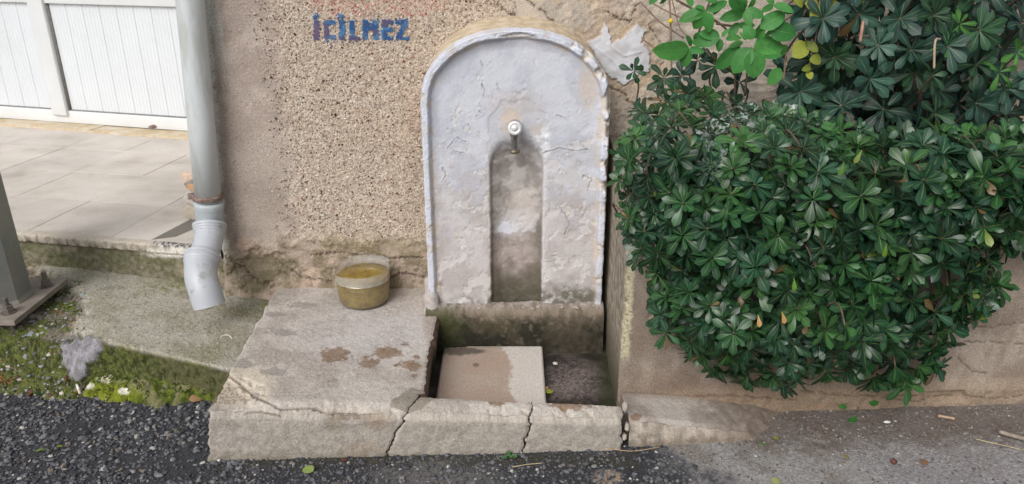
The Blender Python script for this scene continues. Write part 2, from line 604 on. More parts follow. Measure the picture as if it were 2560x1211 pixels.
# stones of the asphalt
n = 34000
px_, py_ = rng.uniform(-1.9, 1.9, n), rng.uniform(1.6, 2.44, n)
pp = np.stack([px_, py_, np.zeros(n)], -1)
a, b = proj(pp)
dk = 1 - sm(1560, 1780, a + (fbm(px_ * 7, py_ * 7, 11, 4) - 0.5) * 420 + (b - 1130) * -0.9)
clump = fbm(px_ * 6, py_ * 6, 40, 3)
keep = rng.uniform(size=n) < np.where(dk > .5, 0.8 * sm(0.25, 0.55, clump) + 0.18, 0.34)
keep &= (a > -80) & (a < 2640) & ~((px_ > -0.95) & (px_ < 0.36) & (py_ > 2.03))
px_, py_, dk, a, b = px_[keep], py_[keep], dk[keep], a[keep], b[keep]
n = len(px_)
coarse = np.where(a < 620, 1.15, 0.9)
size = np.clip(rng.lognormal(math.log(0.0042), 0.38, n), 0.0018, 0.0105) * np.where(dk > .5, coarse, 0.65)
pos = np.stack([px_, py_, road_z(px_, py_) + size * np.where(dk > .5, 0.32, 0.05)], -1)
cs_d = [col(88, 89, 94), col(108, 109, 113), col(68, 68, 73), col(130, 129, 128), col(180, 176, 170), col(116, 106, 96)]
cs_l = [col(150, 147, 143), col(200, 197, 192), col(96, 92, 90), col(128, 112, 100)]
cols = np.where((dk > .5)[:, None], pick(cs_d, [34, 26, 24, 10, 3, 4], n), pick(cs_l, [40, 4, 36, 16], n))
tag(chip_obj('gravel', pos, size, cols, M['stones'], flat=(1, 1, 0.62)), 'grey stone chips bedded in the asphalt of the road', None, None, 'stuff')

# ================================================================== BUILDING WALL
wall = thing('building_wall', (-0.3, Y_WALL, 0.1), 'weathered pebbledash wall of the building behind the arched fountain', 'wall')
zs = np.concatenate([np.arange(0.08, 1.46, 0.004), np.linspace(1.5, 3.2, 12)])
us = np.concatenate([np.linspace(0, 0.93, 430), np.linspace(0.93, 1, 140)[1:]])

def wall_left(z):
    return -1.18 + (np.clip(z, 0, 1.5) - 0.3) * 0.068

U, Z = np.meshgrid(us, zs)
X = np.where(U < 0.93, wall_left(Z) + (0.60 - wall_left(Z)) * U / 0.93, 0.60 + (U - 0.93) / 0.07 * 2.4)
P = np.stack([X, np.full(X.shape, Y_WALL), Z], -1)
PX, PY = proj(P)
n1, n2, n3 = fbm(X * 6, Z * 6, 21, 4), fbm(X * 28, Z * 28, 22, 4), fbm(X * 110, Z * 110, 23, 3)
n4 = fbm(X * 14, Z * 14, 24, 4)
hgt = 0.004 * (n1 - 0.5) + 0.003 * (n2 - 0.5) + 0.0015 * (n3 - 0.5)

PEB = [(655, -200), (690, 60), (715, 250), (735, 400), (740, 590), (1130, 600), (1130, 200), (1260, 60), (1230, -200)]
peb_sd = poly_sd(PX, PY, PEB) + (n4 - 0.5) * 50
peb = sm(-34, 26, peb_sd + (n2 - .5) * 60)
# base colours
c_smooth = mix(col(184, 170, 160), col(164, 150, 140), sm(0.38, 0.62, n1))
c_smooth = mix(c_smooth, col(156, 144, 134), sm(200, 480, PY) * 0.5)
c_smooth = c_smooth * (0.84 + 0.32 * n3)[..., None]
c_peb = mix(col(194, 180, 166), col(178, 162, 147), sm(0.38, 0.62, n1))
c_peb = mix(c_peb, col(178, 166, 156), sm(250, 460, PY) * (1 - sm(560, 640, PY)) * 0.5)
c_plast = mix(col(192, 180, 165), col(172, 162, 151), sm(0.38, 0.62, n4))
c_plast = mix(c_plast, col(206, 182, 152), sm(0.52, 0.66, n1) * 0.5)
c = mix(c_smooth, c_plast, sm(1150, 1230, PX + (n2 - .5) * 60))
c = mix(c, c_peb, peb)
# faint old red paint along the top
red = (blob(PX, PY, 860, 8, 90, 34, n2, .4, 1.2) + blob(PX, PY, 1030, 10, 80, 30, n2, .4, 1.2) + blob(PX, PY, 1045, 290, 22, 60, n2, .4, 1.0))
c = mix(c, col(196, 120, 108), 0.45 * np.clip(red, 0, 1) * sm(.4, .6, n3))
# plinth: rough, muddy, broken
plinth = sm(575, 625, PY + (n4 - 0.5) * 60)
pl_c = mix(col(168, 152, 138), col(132, 120, 100), sm(0.42, 0.62, n4))
pl_c = mix(pl_c, col(104, 98, 70), 0.7 * sm(0.55, 0.72, n2) * sm(610, 680, PY))
pl_c = mix(pl_c, col(196, 172, 156), sm(0.6, 0.72, n1) * 0.6)
c = mix(c, pl_c, plinth * sm(540, 580, PX))
green = (1 - sm(0, 40, np.abs(PY - 610 - (n2 - 0.5) * 40))) * sm(760, 840, PX) * (PX < 1070)
c = mix(c, col(122, 112, 78), 0.55 * green)
mossy = blob(PX, PY, 650, 670, 85, 45, n2, .4, 1.4)
c = mix(c, col(106, 100, 74), 0.6 * mossy)
grey = blob(PX, PY, 1048, 480, 32, 180, n2, .4, .8) * (1 - plinth * .5)
c = mix(c, col(138, 130, 120), 0.6 * grey)
# strip of pale old paint at the corner
edge = X - wall_left(Z)
strip = (1 - sm(0.02, 0.036, edge + (n2 - 0.5) * 0.03))
strip2 = (1 - sm(0.01, 0.026, np.abs(edge - 0.05) + (n4 - .5) * .05)) * (1 - sm(60, 200, PY))
c = mix(c, col(204, 206, 196), np.clip(strip + 0.6 * strip2, 0, 1) * (1 - sm(600, 680, PY)))
# grey paint remnant right of the arch
FLK = [(1470, 105), (1500, 92), (1512, 55), (1524, 85), (1530, 108), (1560, 95), (1592, 58), (1612, 78), (1606, 105), (1625, 130), (1622, 180), (1590, 190), (1562, 212), (1545, 205), (1520, 190), (1500, 165), (1488, 140)]
fl = poly_sd(PX, PY, FLK) + (n2 - 0.5) * 14 + (n3 - .5) * 8
flm = sm(-1.5, 1.5, fl)
FLK2 = [(1440, -60), (1515, -60), (1560, 30), (1540, 55), (1520, 34), (1480, 30), (1500, 0)]
fl2 = sm(-2, 2, poly_sd(PX, PY, FLK2) + (n2 - 0.5) * 30)
c = mix(c, col(188, 168, 150), 0.6 * fl2)
under = sm(-60, -6, poly_sd(PX, PY, FLK) + (n2 - .5) * 60)
c = mix(c, col(176, 150, 122), 0.5 * under)
c = mix(c, col(196, 196, 202), flm * (.8 + .2 * sm(.35, .6, n4)))
hgt = hgt + 0.003 * flm + .002 * flm * (n4 - .5) + 0.003 * fl2 - 0.004 * under * (1 - flm)
hgt = hgt + 0.0025 * flm * (1 - sm(0, 5, line_d(PX, PY, [(1490, 120), (1530, 150), (1555, 175)]))) + 0.0025 * flm * (1 - sm(0, 5, line_d(PX, PY, [(1520, 110), (1560, 140), (1600, 130)])))
# cracks of the plaster
cr = np.full(PX.shape, 99.0)
for L in ([(1290, -20), (1330, 12), (1360, 30), (1390, 60)], [(1225, -10), (1250, 20), (1290, 40)], [(1510, 30), (1570, 55), (1600, 10)],
          [(1500, 205), (1560, 235), (1620, 300)], [(1620, 60), (1660, 120), (1650, 190)], [(1640, 190), (1700, 230)], [(560, 640), (600, 660), (640, 700), (690, 715)],
          [(780, 635), (850, 628), (960, 645), (1050, 640)], [(700, 660), (760, 690), (830, 700)], [(960, 700), (1000, 680), (1060, 690)]):
    cr = np.minimum(cr, line_d(PX + (n2 - .5) * 26, PY + (n3 - .5) * 16, L))
crk = 1 - sm(0.6, 2.8, cr)
hgt = hgt - 0.006 * crk
c = mix(c, col(90, 74, 60), 0.8 * crk)
rough_r = sm(1330, 1400, PX) * (1 - flm)
hgt = hgt + rough_r * 0.012 * (fbm(X * 45, Z * 45, 29, 4) - 0.5)
c = c * (1 + 0.3 * rough_r * (n3 - 0.5))[..., None]
# pebbledash relief and brown pits between the chips
f1, f2, wid = worley(X * 165, Z * 165, 31)
hgt = hgt + peb * (0.0035 * (1 - sm(0.1, 0.65, f1)) + 0.002)
joint = (1 - sm(0.02, 0.16, f2 - f1)) * peb
ccell = np.where((wid < 0.16)[..., None], col(128, 98, 76), np.where((wid < 0.36)[..., None], col(160, 148, 138), np.where((wid < .75)[..., None], col(218, 202, 182), col(232, 220, 202))))
c = mix(c, ccell * 0.5 + c * 0.5, peb * 0.8)
c = mix(c, col(110, 88, 68), joint * 0.5)
spk = (vnoise(X * 300, Z * 300, 37) > 0.94) * (1 - peb) * (PX < 1100)
c = mix(c, col(214, 202, 190), 0.5 * spk)
c = mix(c, col(112, 100, 90), 0.5 * (vnoise(X * 320, Z * 320, 39) > 0.86) * (1 - peb) * (PX < 1100))
# plinth bulges forward and is lumpy
hgt = hgt + plinth * (0.010 + 0.016 * (n4 - 0.4) + 0.007 * (n2 - 0.5) + 0.005 * (ridged(X * 40, Z * 40, 41) - 0.5))
hgt = hgt + 0.03 * sm(690, 760, PY) * (0.3 + n4)
hgt = hgt - 0.012 * blob(PX, PY, 660, 665, 70, 40, n2, .3, 1.4)
# rounded corner
hgt = hgt - 0.02 * (1 - sm(0, 0.022, edge)) ** 2
hgt = np.where(Z > 1.46, 0, hgt)
P[..., 1] -= hgt
wall_h = (X.copy(), Z.copy(), P[..., 1].copy())
side = np.stack([P[:, 0] + np.array([0.0, k, 0]) for k in (0.0, 0.02, 0.6, 2.2)], 1)
side_c = np.broadcast_to(col(196, 192, 182), side.shape)
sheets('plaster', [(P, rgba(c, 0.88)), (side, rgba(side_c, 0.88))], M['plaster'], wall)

# the remnant of grey paint is a smooth skin of its own
Pf = P + np.array([0, -.0016, 0])
ok = flm > .5
q_ = ok[:-1, :-1] & ok[1:, :-1] & ok[:-1, 1:] & ok[1:, 1:]
ff = grid_faces(*P.shape[:2]).reshape(P.shape[0] - 1, P.shape[1] - 1, 4)[q_]
uq, inv = np.unique(ff, return_inverse=True)
fc_ = mix(col(206, 206, 212), col(188, 187, 190), sm(.4, .62, n4)) * (.92 + .16 * n2)[..., None]
link('paint_remnant', make_mesh('paint_remnant', Pf.reshape(-1, 3)[uq] - root_loc(wall), inv.reshape(-1, 4), M['paint'], rgba(fc_, .6).reshape(-1, 4)[uq]), wall)['label'] = 'peeling remnant of grey paint beside the arch'

# the lettering, stencilled in blue paint over the pebbles
def zr(x0, y0, x1, y1):
    return (540 + x0 / 2.328, y0 / 2.328, 540 + x1 / 2.328, y1 / 2.328)

LETTERS = [zr(*r) for r in (
    (570, 118, 603, 236), (572, 84, 602, 106),                                                       # I with dot
    (630, 118, 690, 144), (628, 120, 658, 226), (640, 202, 698, 228), (668, 228, 694, 268),           # C cedilla
    (720, 116, 754, 238), (714, 80, 744, 105),                                                       # I with dot
    (778, 122, 808, 236), (778, 208, 836, 236),                                                      # L
    (855, 118, 884, 240), (917, 118, 946, 240), (880, 132, 902, 180), (898, 140, 920, 180),           # M
    (968, 116, 1000, 234), (968, 116, 1030, 142), (968, 162, 1026, 186), (968, 208, 1032, 234),       # E
    (1046, 114, 1120, 142), (1046, 212, 1126, 240))]                                                  # Z
ZD = [(540 + x / 2.328, y / 2.328) for x, y in ((1086, 140), (1120, 140), (1082, 214), (1046, 214))]

def letter_sd(px, py):
    d = poly_sd(px, py, ZD)
    for x0, y0, x1, y1 in LETTERS:
        d = np.maximum(d, np.minimum(np.minimum(px - x0, x1 - px), np.minimum(py - y0, y1 - py)))
    return d

def letter_colour(px, py, z):
    k = vnoise(px * 0.06, py * 0.06, 51)
    c = mix(col(84, 132, 182), col(52, 96, 150), sm(.3, .7, k))
    c = mix(c, col(96, 92, 128), sm(0.55, 0.75, vnoise(px * .03, py * .05, 52)))
    return mix(c, col(124, 96, 122), 0.8 * blob(px, py, 800, 78, 26, 24, None, .5))

# stones of the pebbledash
n = 44000
x_, z_ = rng.uniform(-0.95, 0.02, n), rng.uniform(0.33, 1.45, n)
pp = np.stack([x_, np.full(n, Y_WALL), z_], -1)
a, b = proj(pp)
sd = poly_sd(a, b, PEB) + (fbm(x_ * 14, z_ * 14, 24, 4) - 0.5) * 60
keep = (rng.uniform(size=n) < sm(-70, 40, sd) * 0.42 + 0.004 * (a > 560)) & (b < 600) & (np.hypot((a - 1285) / 250, (b - 300) / 250) > 0.86)
x_, z_, a, b = x_[keep], z_[keep], a[keep], b[keep]
n = len(x_)
size = np.clip(rng.lognormal(math.log(0.00245), 0.3, n), 0.0014, 0.0052)
pos = np.stack([x_, Y_WALL - 0.003 - size * 0.25, z_], -1)
cs = [col(206, 191, 175), col(184, 168, 151), col(226, 216, 204), col(118, 80, 60), col(92, 70, 58), col(166, 156, 148), col(66, 58, 54), col(168, 126, 100)]
cols = pick(cs, [34, 24, 9, 11, 5, 10, 3, 8], n)
redm = (blob(a, b, 860, 8, 95, 34, fbm(a * .03, b * .03, 8), .4, 1.2) + blob(a, b, 1030, 10, 85, 30, fbm(a * .03, b * .03, 8), .4, 1.2)) > 0.4
cols = np.where((redm & (rng.uniform(size=n) < .6))[:, None], cols * 0.4 + col(200, 110, 100) * 0.6, cols)
ls = letter_sd(a, b) + (fbm(x_ * 90, z_ * 90, 55, 3) - .5) * 9
inl = (ls > rng.uniform(-5, 2.5, n)) & (rng.uniform(size=n) < 0.9)
chip_obj('pebble_coat', pos[~inl], size[~inl], cols[~inl], M['stones'], wall, flat=(1, 0.6, 1))['kind'] = 'stuff'
lc = letter_colour(a, b, z_) * rng.uniform(0.75, 1.3, (n, 1))
# paint film between the stones
gx, gz = np.meshgrid(np.arange(-0.72, -0.36, 0.0016), np.arange(1.16, 1.34, 0.0016))
ga, gb = proj(np.stack([gx, np.full(gx.shape, Y_WALL), gz], -1))
gs = letter_sd(ga, gb) + (fbm(gx * 90, gz * 90, 55, 3) - .5) * 9
film = (gs > 0) & (vnoise(gx * 260, gz * 260, 57) > 0.22)
iy, ix = np.nonzero(film)
k = len(ix)
cx, cz = gx[iy, ix], gz[iy, ix]
cy = Y_WALL - 0.0075 - 0.0006 * rng.uniform(size=k)
q = 0.00085
quad = np.stack([np.stack([cx + sx * q, cy + 0.0002 * sx, cz + sz * q], -1) for sx, sz in ((-1, -1), (1, -1), (1, 1), (-1, 1))], 1)
fc = np.arange(4 * k).reshape(k, 4)
qc = np.repeat(np.concatenate([letter_colour(ga[iy, ix], gb[iy, ix], cz), np.ones((k, 1))], -1)[:, None], 4, 1)
v2, f2_, c2_ = chips(pos[inl] - np.array([0, .0015, 0]), size[inl], lc[inl], flat=(1, 0.6, 1))
V = np.concatenate([quad.reshape(-1, 3), v2]) - root_loc(wall)
me = make_mesh('lettering', V, [fc, f2_ + 4 * k], M['stones'], np.concatenate([qc.reshape(-1, 4), c2_]), smooth=False)
link('lettering', me, wall)['label'] = 'blue stencilled word on the pebbledash'

# ================================================================== PORCH, STEP AND DOOR
PH = 0.33
PA = math.atan2(0.17, 0.88)                     # the porch runs about 11 degrees off the wall
e_ = np.array([math.cos(PA), -math.sin(PA), 0])
f_ = np.array([math.sin(PA), math.cos(PA), 0])
P0 = atZ(480, 620, PH) * np.array([1, 1, 0]) + np.array([0, 0, 0])
porch = thing('porch_floor', (P0[0], P0[1], 0.1), 'worn pale stone porch floor in front of the white door', None)
tag(porch, kind='structure')
tm, tt, tb = new_mat('worn_porch_tile')
g = node(tt, 'ShaderNodeNewGeometry')
oi = node(tt, 'ShaderNodeObjectInfo')
na_ = node(tt, 'ShaderNodeTexNoise'); na_.inputs['Scale'].default_value = 3.2; na_.inputs['Detail'].default_value = 7; na_.inputs['Roughness'].default_value = .62
mpn = node(tt, 'ShaderNodeMapping'); mpn.inputs['Scale'].default_value = (1, 1.2, 1)
tt.links.new(g.outputs['Position'], mpn.inputs['Vector']); tt.links.new(mpn.outputs['Vector'], na_.inputs['Vector'])
rp = node(tt, 'ShaderNodeValToRGB')
for i_, (p_, c_) in enumerate(((0.30, col(176, 167, 158)), (0.45, col(196, 188, 179)), (0.62, col(208, 200, 192)))):
    el = rp.color_ramp.elements[i_] if i_ < 2 else rp.color_ramp.elements.new(p_)
    el.position = p_; el.color = (*c_, 1)
tt.links.new(na_.outputs['Fac'], rp.inputs['Fac'])
mv = node(tt, 'ShaderNodeMapRange'); mv.inputs['To Min'].default_value = 0.92; mv.inputs['To Max'].default_value = 1.06
tt.links.new(oi.outputs['Random'], mv.inputs['Value'])
nf = node(tt, 'ShaderNodeTexNoise'); nf.inputs['Scale'].default_value = 160; nf.inputs['Detail'].default_value = 3
tt.links.new(g.outputs['Position'], nf.inputs['Vector'])
mf = node(tt, 'ShaderNodeMapRange'); mf.inputs['To Min'].default_value = 0.8; mf.inputs['To Max'].default_value = 1.2
tt.links.new(nf.outputs['Fac'], mf.inputs['Value'])
mm_ = node(tt, 'ShaderNodeMath', operation='MULTIPLY'); tt.links.new(mv.outputs[0], mm_.inputs[0]); tt.links.new(mf.outputs[0], mm_.inputs[1])
sc_ = node(tt, 'ShaderNodeVectorMath', operation='SCALE'); tt.links.new(rp.outputs['Color'], sc_.inputs[0]); tt.links.new(mm_.outputs[0], sc_.inputs['Scale'])
tt.links.new(sc_.outputs['Vector'], tb.inputs['Base Color'])
tb.inputs['Roughness'].default_value = 0.7
tb.inputs['Specular IOR Level'].default_value = 0.35
M['tile'] = tm
TS = 0.40
gap = 0.0009
def tile_vf(w, d):
    v, f = box_vf(gap, w - gap, gap, d - gap, -0.02, 0, 0.0025)
    return v[:, :1] * e_ + v[:, 1:2] * f_ + v[:, 2:] * np.array([0, 0, 1]), f
V, Fq = tile_vf(TS, TS)
tile_me = make_mesh('tile', V, Fq, M['tile'], smooth=False)
for i in range(-7, 0):
    for j in range(0, 6):
        o = link('tile', tile_me, porch, P0 + i * TS * e_ + (j * TS + 0.03) * f_ + np.array([0, 0, PH - P0[2] + rng.uniform(-.0008, .0008)]))
V, Fq = box_vf(-2.9, 0.12, 0.05, 2.6, -0.25, -0.003)
part('screed', (V[:, :1] * e_ + V[:, 1:2] * f_ + V[:, 2:] * np.array([0, 0, 1]) + P0 * np.array([1, 1, 0]) + np.array([0, 0, PH]), Fq), mat_plain('tile_grout', col(176, 166, 154), 0.9, scale=60, var=.3), porch, smooth=False)
# the edge slabs with terrazzo bands and the raw concrete riser below
L = np.arange(-2.3, 0.13, 0.005)
prof = [(0.045, 0.0), (0.03, 0.001), (0.012, 0.0), (0.003, -0.003), (0, -0.01), (0, -0.03), (0.001, -0.036), (0.012, -0.040)]
prof += [(0.016, -0.042 - k * 0.006) for k in range(0, 32)]
pr = np.array(prof)
LX, K = np.meshgrid(L, np.arange(len(pr)))
P = LX[..., None] * e_ + pr[K][..., 0:1] * f_ + (pr[K][..., 1:2] + PH) * np.array([0, 0, 1]) + P0 * np.array([1, 1, 0])
PX, PY = proj(P)
n1, n2, n3 = fbm(LX * 8, P[..., 2] * 8, 61), fbm(LX * 40, P[..., 2] * 40, 62), fbm(LX * 120, P[..., 2] * 120, 63, 3)
low = K >= 8
hg = np.where(low, 0.022 * (n1 - .5) + 0.014 * (n2 - .5) + 0.006 * (n3 - .5), 0.004 * (n2 - .5) * (K > 2))
hg = hg - np.where((K > 2) & ~low, 0.008 * sm(.55, .7, n2), 0)
P = P - hg[..., None] * f_
c = mix(col(196, 186, 172), col(128, 120, 106), sm(3, 5, K) * sm(.3, .6, n2))
c = np.where(low[..., None], mix(mix(col(132, 127, 110), col(108, 104, 80), sm(.4, .6, n2)), col(150, 140, 120), sm(.55, .7, n1)), c)
c = mix(c, col(96, 100, 66), 0.5 * low * sm(.45, .62, fbm(LX * 5, LX * 0 + P[..., 2] * 12, 66)))
band = sm(-3, 3, poly_sd(PX, PY, [(375, 612), (395, 598), (440, 600), (500, 600), (500, 628), (440, 626)])) * ~low
c = mix(c, np.where((vnoise(LX * 260, P[..., 1] * 260, 67) > .5)[..., None], col(70, 68, 66), col(190, 186, 180)), band * .9)
c = mix(c, col(226, 222, 212), 0.9 * blob(PX, PY, 440, 632, 70, 12, n2, .4, 1.2))
c = c * (0.8 + .4 * n3)[..., None]
sheets('step_edge', [(P, rgba(c, 0.9))], M['moss'], porch)
# dark terrazzo triangle let into the floor by the pipe
tri = [atZ(px, py, PH + 0.0012) for px, py in ((378, 600), (492, 540), (500, 566), (440, 592))]
part('terrazzo_band', (np.array(tri), np.array([[0, 1, 2, 3]])), mat_plain('dark_terrazzo', col(140, 134, 124), 0.75, scale=260, c2=col(84, 80, 74), bump=0), porch)
# yellowed threshold stones before the door
DA = R(14.3)
de = np.array([math.cos(DA), -math.sin(DA), 0]); df = np.array([math.sin(DA), math.cos(DA), 0])
D0 = np.array([-2.03, 4.72, 0.33])
def dbox(s0, s1, d0, d1, z0, z1, bev=0.002):
    v, f = box_vf(s0, s1, d0, d1, z0, z1, bev)
    return v[:, :1] * de + v[:, 1:2] * df + v[:, 2:] * np.array([0, 0, 1]) + D0 * np.array([1, 1, 0]), f
thr = mat_plain('yellowed_stone', col(206, 196, 178), 0.8, scale=9, c2=col(182, 158, 122), bump=.2)
for s0, s1, dd in ((-2.0, -1.35, 0.0), (-1.348, -0.62, 0.004), (-0.618, -0.15, -0.003), (-0.148, 0.6, 0.0)):
    part('threshold_stone', dbox(s0, s1, -0.13 + dd, 0.06, 0.30, 0.343 + dd * .5), thr, porch)

door = thing('white_door', D0, 'white aluminium double door with ribbed panels behind the drainpipe', 'door')
part('bottom_rail', dbox(-1.9, 0.7, 0, 0.05, 0.346, 0.425, 0.004), M['door'], door)
part('seal', dbox(-1.9, 0.7, 0.012, 0.04, 0.4255, 0.432, 0.0), M['seal'], door)
part('top_rail', dbox(-1.9, 0.7, 0, 0.05, 1.095, 1.19, 0.004), M['door'], door)
s_c = (-2.937 - D0[0]) / de[0]
part('stile', dbox(s_c - 0.055, s_c + 0.06, -0.018, 0.04, 0.395, 2.4, 0.008), M['door'], door)
part('seal', dbox(s_c + 0.0605, s_c + 0.068, 0.006, 0.04, 0.432, 1.094, 0.0), M['seal'], door)
def board_mesh(h):
    w, nr = 0.1215, 5
    q = []
    p_ = w / nr
    for k in range(nr):
        q += [(k * p_ + (0.0016 if k else 0.0004), 0.0017 if k else 0.0024), (k * p_ + 0.003, 0.0), (k * p_ + p_ - 0.003, 0.0)]
    q += [(w - 0.0004, 0.0024)]
    q = np.array(q)
    nq = len(q)
    V = np.concatenate([np.stack([q[:, 0], q[:, 1], np.full(nq, z)], -1) for z in (0, h)])
    V = V[:, :1] * de + V[:, 1:2] * df + V[:, 2:] * np.array([0, 0, 1])
    i = np.arange(nq - 1)
    return make_mesh('board', V, np.stack([i, i + 1, i + nq + 1, i + nq], -1), M['door_board'], smooth=False)
bm_ = board_mesh(0.665)
for s in np.arange(s_c + 0.069, 0.6, 0.1215):
    link('board', bm_, door, D0 * np.array([1, 1, 0]) + s * de + 0.022 * df + np.array([0, 0, 0.4305]))
for s in np.arange(s_c - 0.18, -1.9, -0.1215):
    link('board', bm_, door, D0 * np.array([1, 1, 0]) + s * de + 0.022 * df + np.array([0, 0, 0.4305]))
bm2 = board_mesh(1.2)
for s in np.arange(-1.85, 0.6, 0.1215):
    link('board', bm2, door, D0 * np.array([1, 1, 0]) + s * de + 0.022 * df + np.array([0, 0, 1.192]))
part('backing_panel', dbox(-1.9, 0.7, 0.035, 0.06, 0.35, 2.4, 0), M['door'], door)
V, F_ = chips(np.array([[0, 0, 0.0]]), np.array([0.02]), np.array([[.2, .1, .06]]), flat=(1.6, .3, .5))[:2]
part('rust_hole', (V + (D0 * np.array([1, 1, 0]) + -0.24 * de - 0.001 * df + np.array([0, 0, 0.362])), F_), M['rust'], door)
bw = thing('back_wall', D0 + np.array([0, 0.3, 0]), 'rendered wall carrying the white door at the back of the porch', 'wall')
part('render_coat', dbox(-2.4, 2.0, 0.065, 0.3, 0.1, 3.2, 0), mat_plain('back_render', col(190, 182, 170), 0.9, scale=20), bw)

# broken tiles leaning behind the pipe
bt = thing('broken_tile_stack', (-1.42, 3.35, PH), 'broken pink and grey tile pieces stacked behind the drainpipe', 'tiles')
for k, (px, py, sz, cc_) in enumerate(((472, 430, .045, col(214, 190, 172)), (478, 446, .04, col(150, 142, 138)), (484, 458, .04, col(200, 160, 120)), (480, 485, .045, col(196, 190, 182)), (482, 520, .05, col(176, 166, 152)))):
    p = atZ(px + 6, py + 14, PH + sz * .55)
    v, f = box_vf(-sz, sz, -0.012, 0.012, -sz * .6, sz * .6, 0.004)
    an = rng.uniform(-.7, .7)
    v = np.stack([v[:, 0] * math.cos(an) - v[:, 2] * math.sin(an), v[:, 1], v[:, 0] * math.sin(an) + v[:, 2] * math.cos(an)], -1)
    p[2] = max(p[2], PH + 0.02)
    part('tile_piece', (v + p, f), mat_plain('tile_piece_%d' % k, cc_, 0.7, scale=50), bt)

# ================================================================== LOWER PAVEMENT SLAB, MOSS AND RUBBLE
def pav_z(x):
    return np.interp(-x, [0.95, 1.48, 1.75, 2.6], [0.112, 0.166, 0.178, 0.188])
def pav_yf(x):
    return 2.312 - 0.23 * (x + 1.0)
xs = np.arange(-2.62, -0.90, 0.0045)
dep = np.concatenate([-np.linspace(0.95, 0.0, 150), np.linspace(0.004, 0.10, 14), np.linspace(0.105, 0.24, 30)])
X, T = np.meshgrid(xs, dep)
left = 1 - sm(-1.56, -1.46, X)                     # rubble instead of a clean slab at the far left
zt = pav_z(X)
rr = 0.010 + 0.08 * left
fall = np.clip(T, 0, None)
Yf = pav_yf(X)
Yv = np.where(T < 0, Yf - T, Yf - fall * (0.22 + 0.65 * left) - 0.012 * sm(0, 0.01, fall))
Zv = np.where(T < 0, zt - rr * np.exp(np.minimum(T, 0) / (rr * 0.5)) * 0.28, zt - rr * 0.28 - fall * 0.92)
P = np.stack([X, Yv, Zv], -1)
PX, PY = proj(P)
ux, uy = X, np.where(T < 0, Yv, Yf - fall)
n1, n2, n3 = fbm(ux * 7, uy * 7, 71), fbm(ux * 34, uy * 34, 72), fbm(ux * 110, uy * 110, 73, 3)
slab_sd = poly_sd(PX, PY, [(215, 850), (175, 830), (210, 770), (205, 735), (140, 700), (60, 640), (700, 640), (700, 1100), (560, 940)]) + (n2 - .5) * 40
slab = sm(-12, 12, slab_sd) * (T < 0.004)
face = sm(0.0, 0.012, T)
hg = 0.004 * (n1 - .5) + 0.003 * (n2 - .5) + 0.0025 * (n3 - .5)
hg = hg + (1 - slab) * (1 - face) * (-0.018 + 0.016 * (n2 - .5) + 0.012 * (n3 - .5))
hg = hg + face * (0.016 * (n2 - .5) + 0.010 * (n3 - .5))
nn = gnormal(P)
c_top = mix(col(176, 171, 158), col(158, 153, 136), sm(.4, .62, n1))
c_top = c_top * (0.8 + .4 * fbm(ux * 70, uy * 70, 79, 2))[..., None]
c_top = mix(c_top, col(132, 132, 92), 0.6 * sm(.52, .68, fbm(ux * 4, uy * 4, 75)) * sm(380, 640, PX))
c_top = mix(c_top, col(120, 126, 58), 0.7 * (1 - sm(0, 26, np.abs(PY - 712 - (n2 - .5) * 40))) * sm(300, 420, PX) * sm(.35, .6, n2))
c_top = mix(c_top, col(118, 124, 76), 0.7 * sm(620, 690, PX + (n2 - .5) * 50))
c_top = mix(c_top, col(92, 88, 78), 0.55 * (vnoise(ux * 130, uy * 200, 76) > .72) * sm(.3, .6, n2))
c_top = mix(c_top, col(198, 194, 182), 0.6 * (vnoise(ux * 160, uy * 220, 77) > .84))
c_moss = mix(mix(col(54, 60, 28), col(84, 92, 40), sm(.4, .6, n2)), col(122, 118, 90), sm(.5, .66, n3) * .45)
c_moss = mix(c_moss, col(92, 88, 64), 0.75 * sm(300, 470, PX) * sm(.35, .55, n2))
c_rub = mix(col(122, 114, 102), col(92, 102, 44), .9 * sm(.51, .63, n1))
c_rub = mix(c_rub, col(172, 154, 132), 0.7 * sm(.58, .7, fbm(ux * 9, uy * 9, 78)))
c = mix(c_rub, c_top, slab)
c = mix(c, c_moss, face)
LUMP = [(165, 850), (200, 838), (245, 848), (258, 872), (240, 900), (222, 910), (218, 945), (195, 955), (178, 945), (165, 915), (150, 885)]
lump = sm(-3, 3, poly_sd(PX, PY, LUMP) + (n2 - .5) * 34 + (n3 - .5) * 10)
c = mix(c, mix(col(158, 155, 162), col(130, 127, 130), sm(.42, .58, n2)), lump * .92)
hg = hg * (1 - .35 * lump) + lump * (0.002 + 0.006 * ridged(ux * 14, uy * 14, 74))
c = c * (0.78 + 0.44 * n3)[..., None]
P = P + nn * hg[..., None]
PAV = P
pave = sheets('pavement', [(P, rgba(c, 0.92))], M['moss'])
tag(pave, 'rough concrete pavement slab with a mossy edge below the porch step', None, None, 'structure')
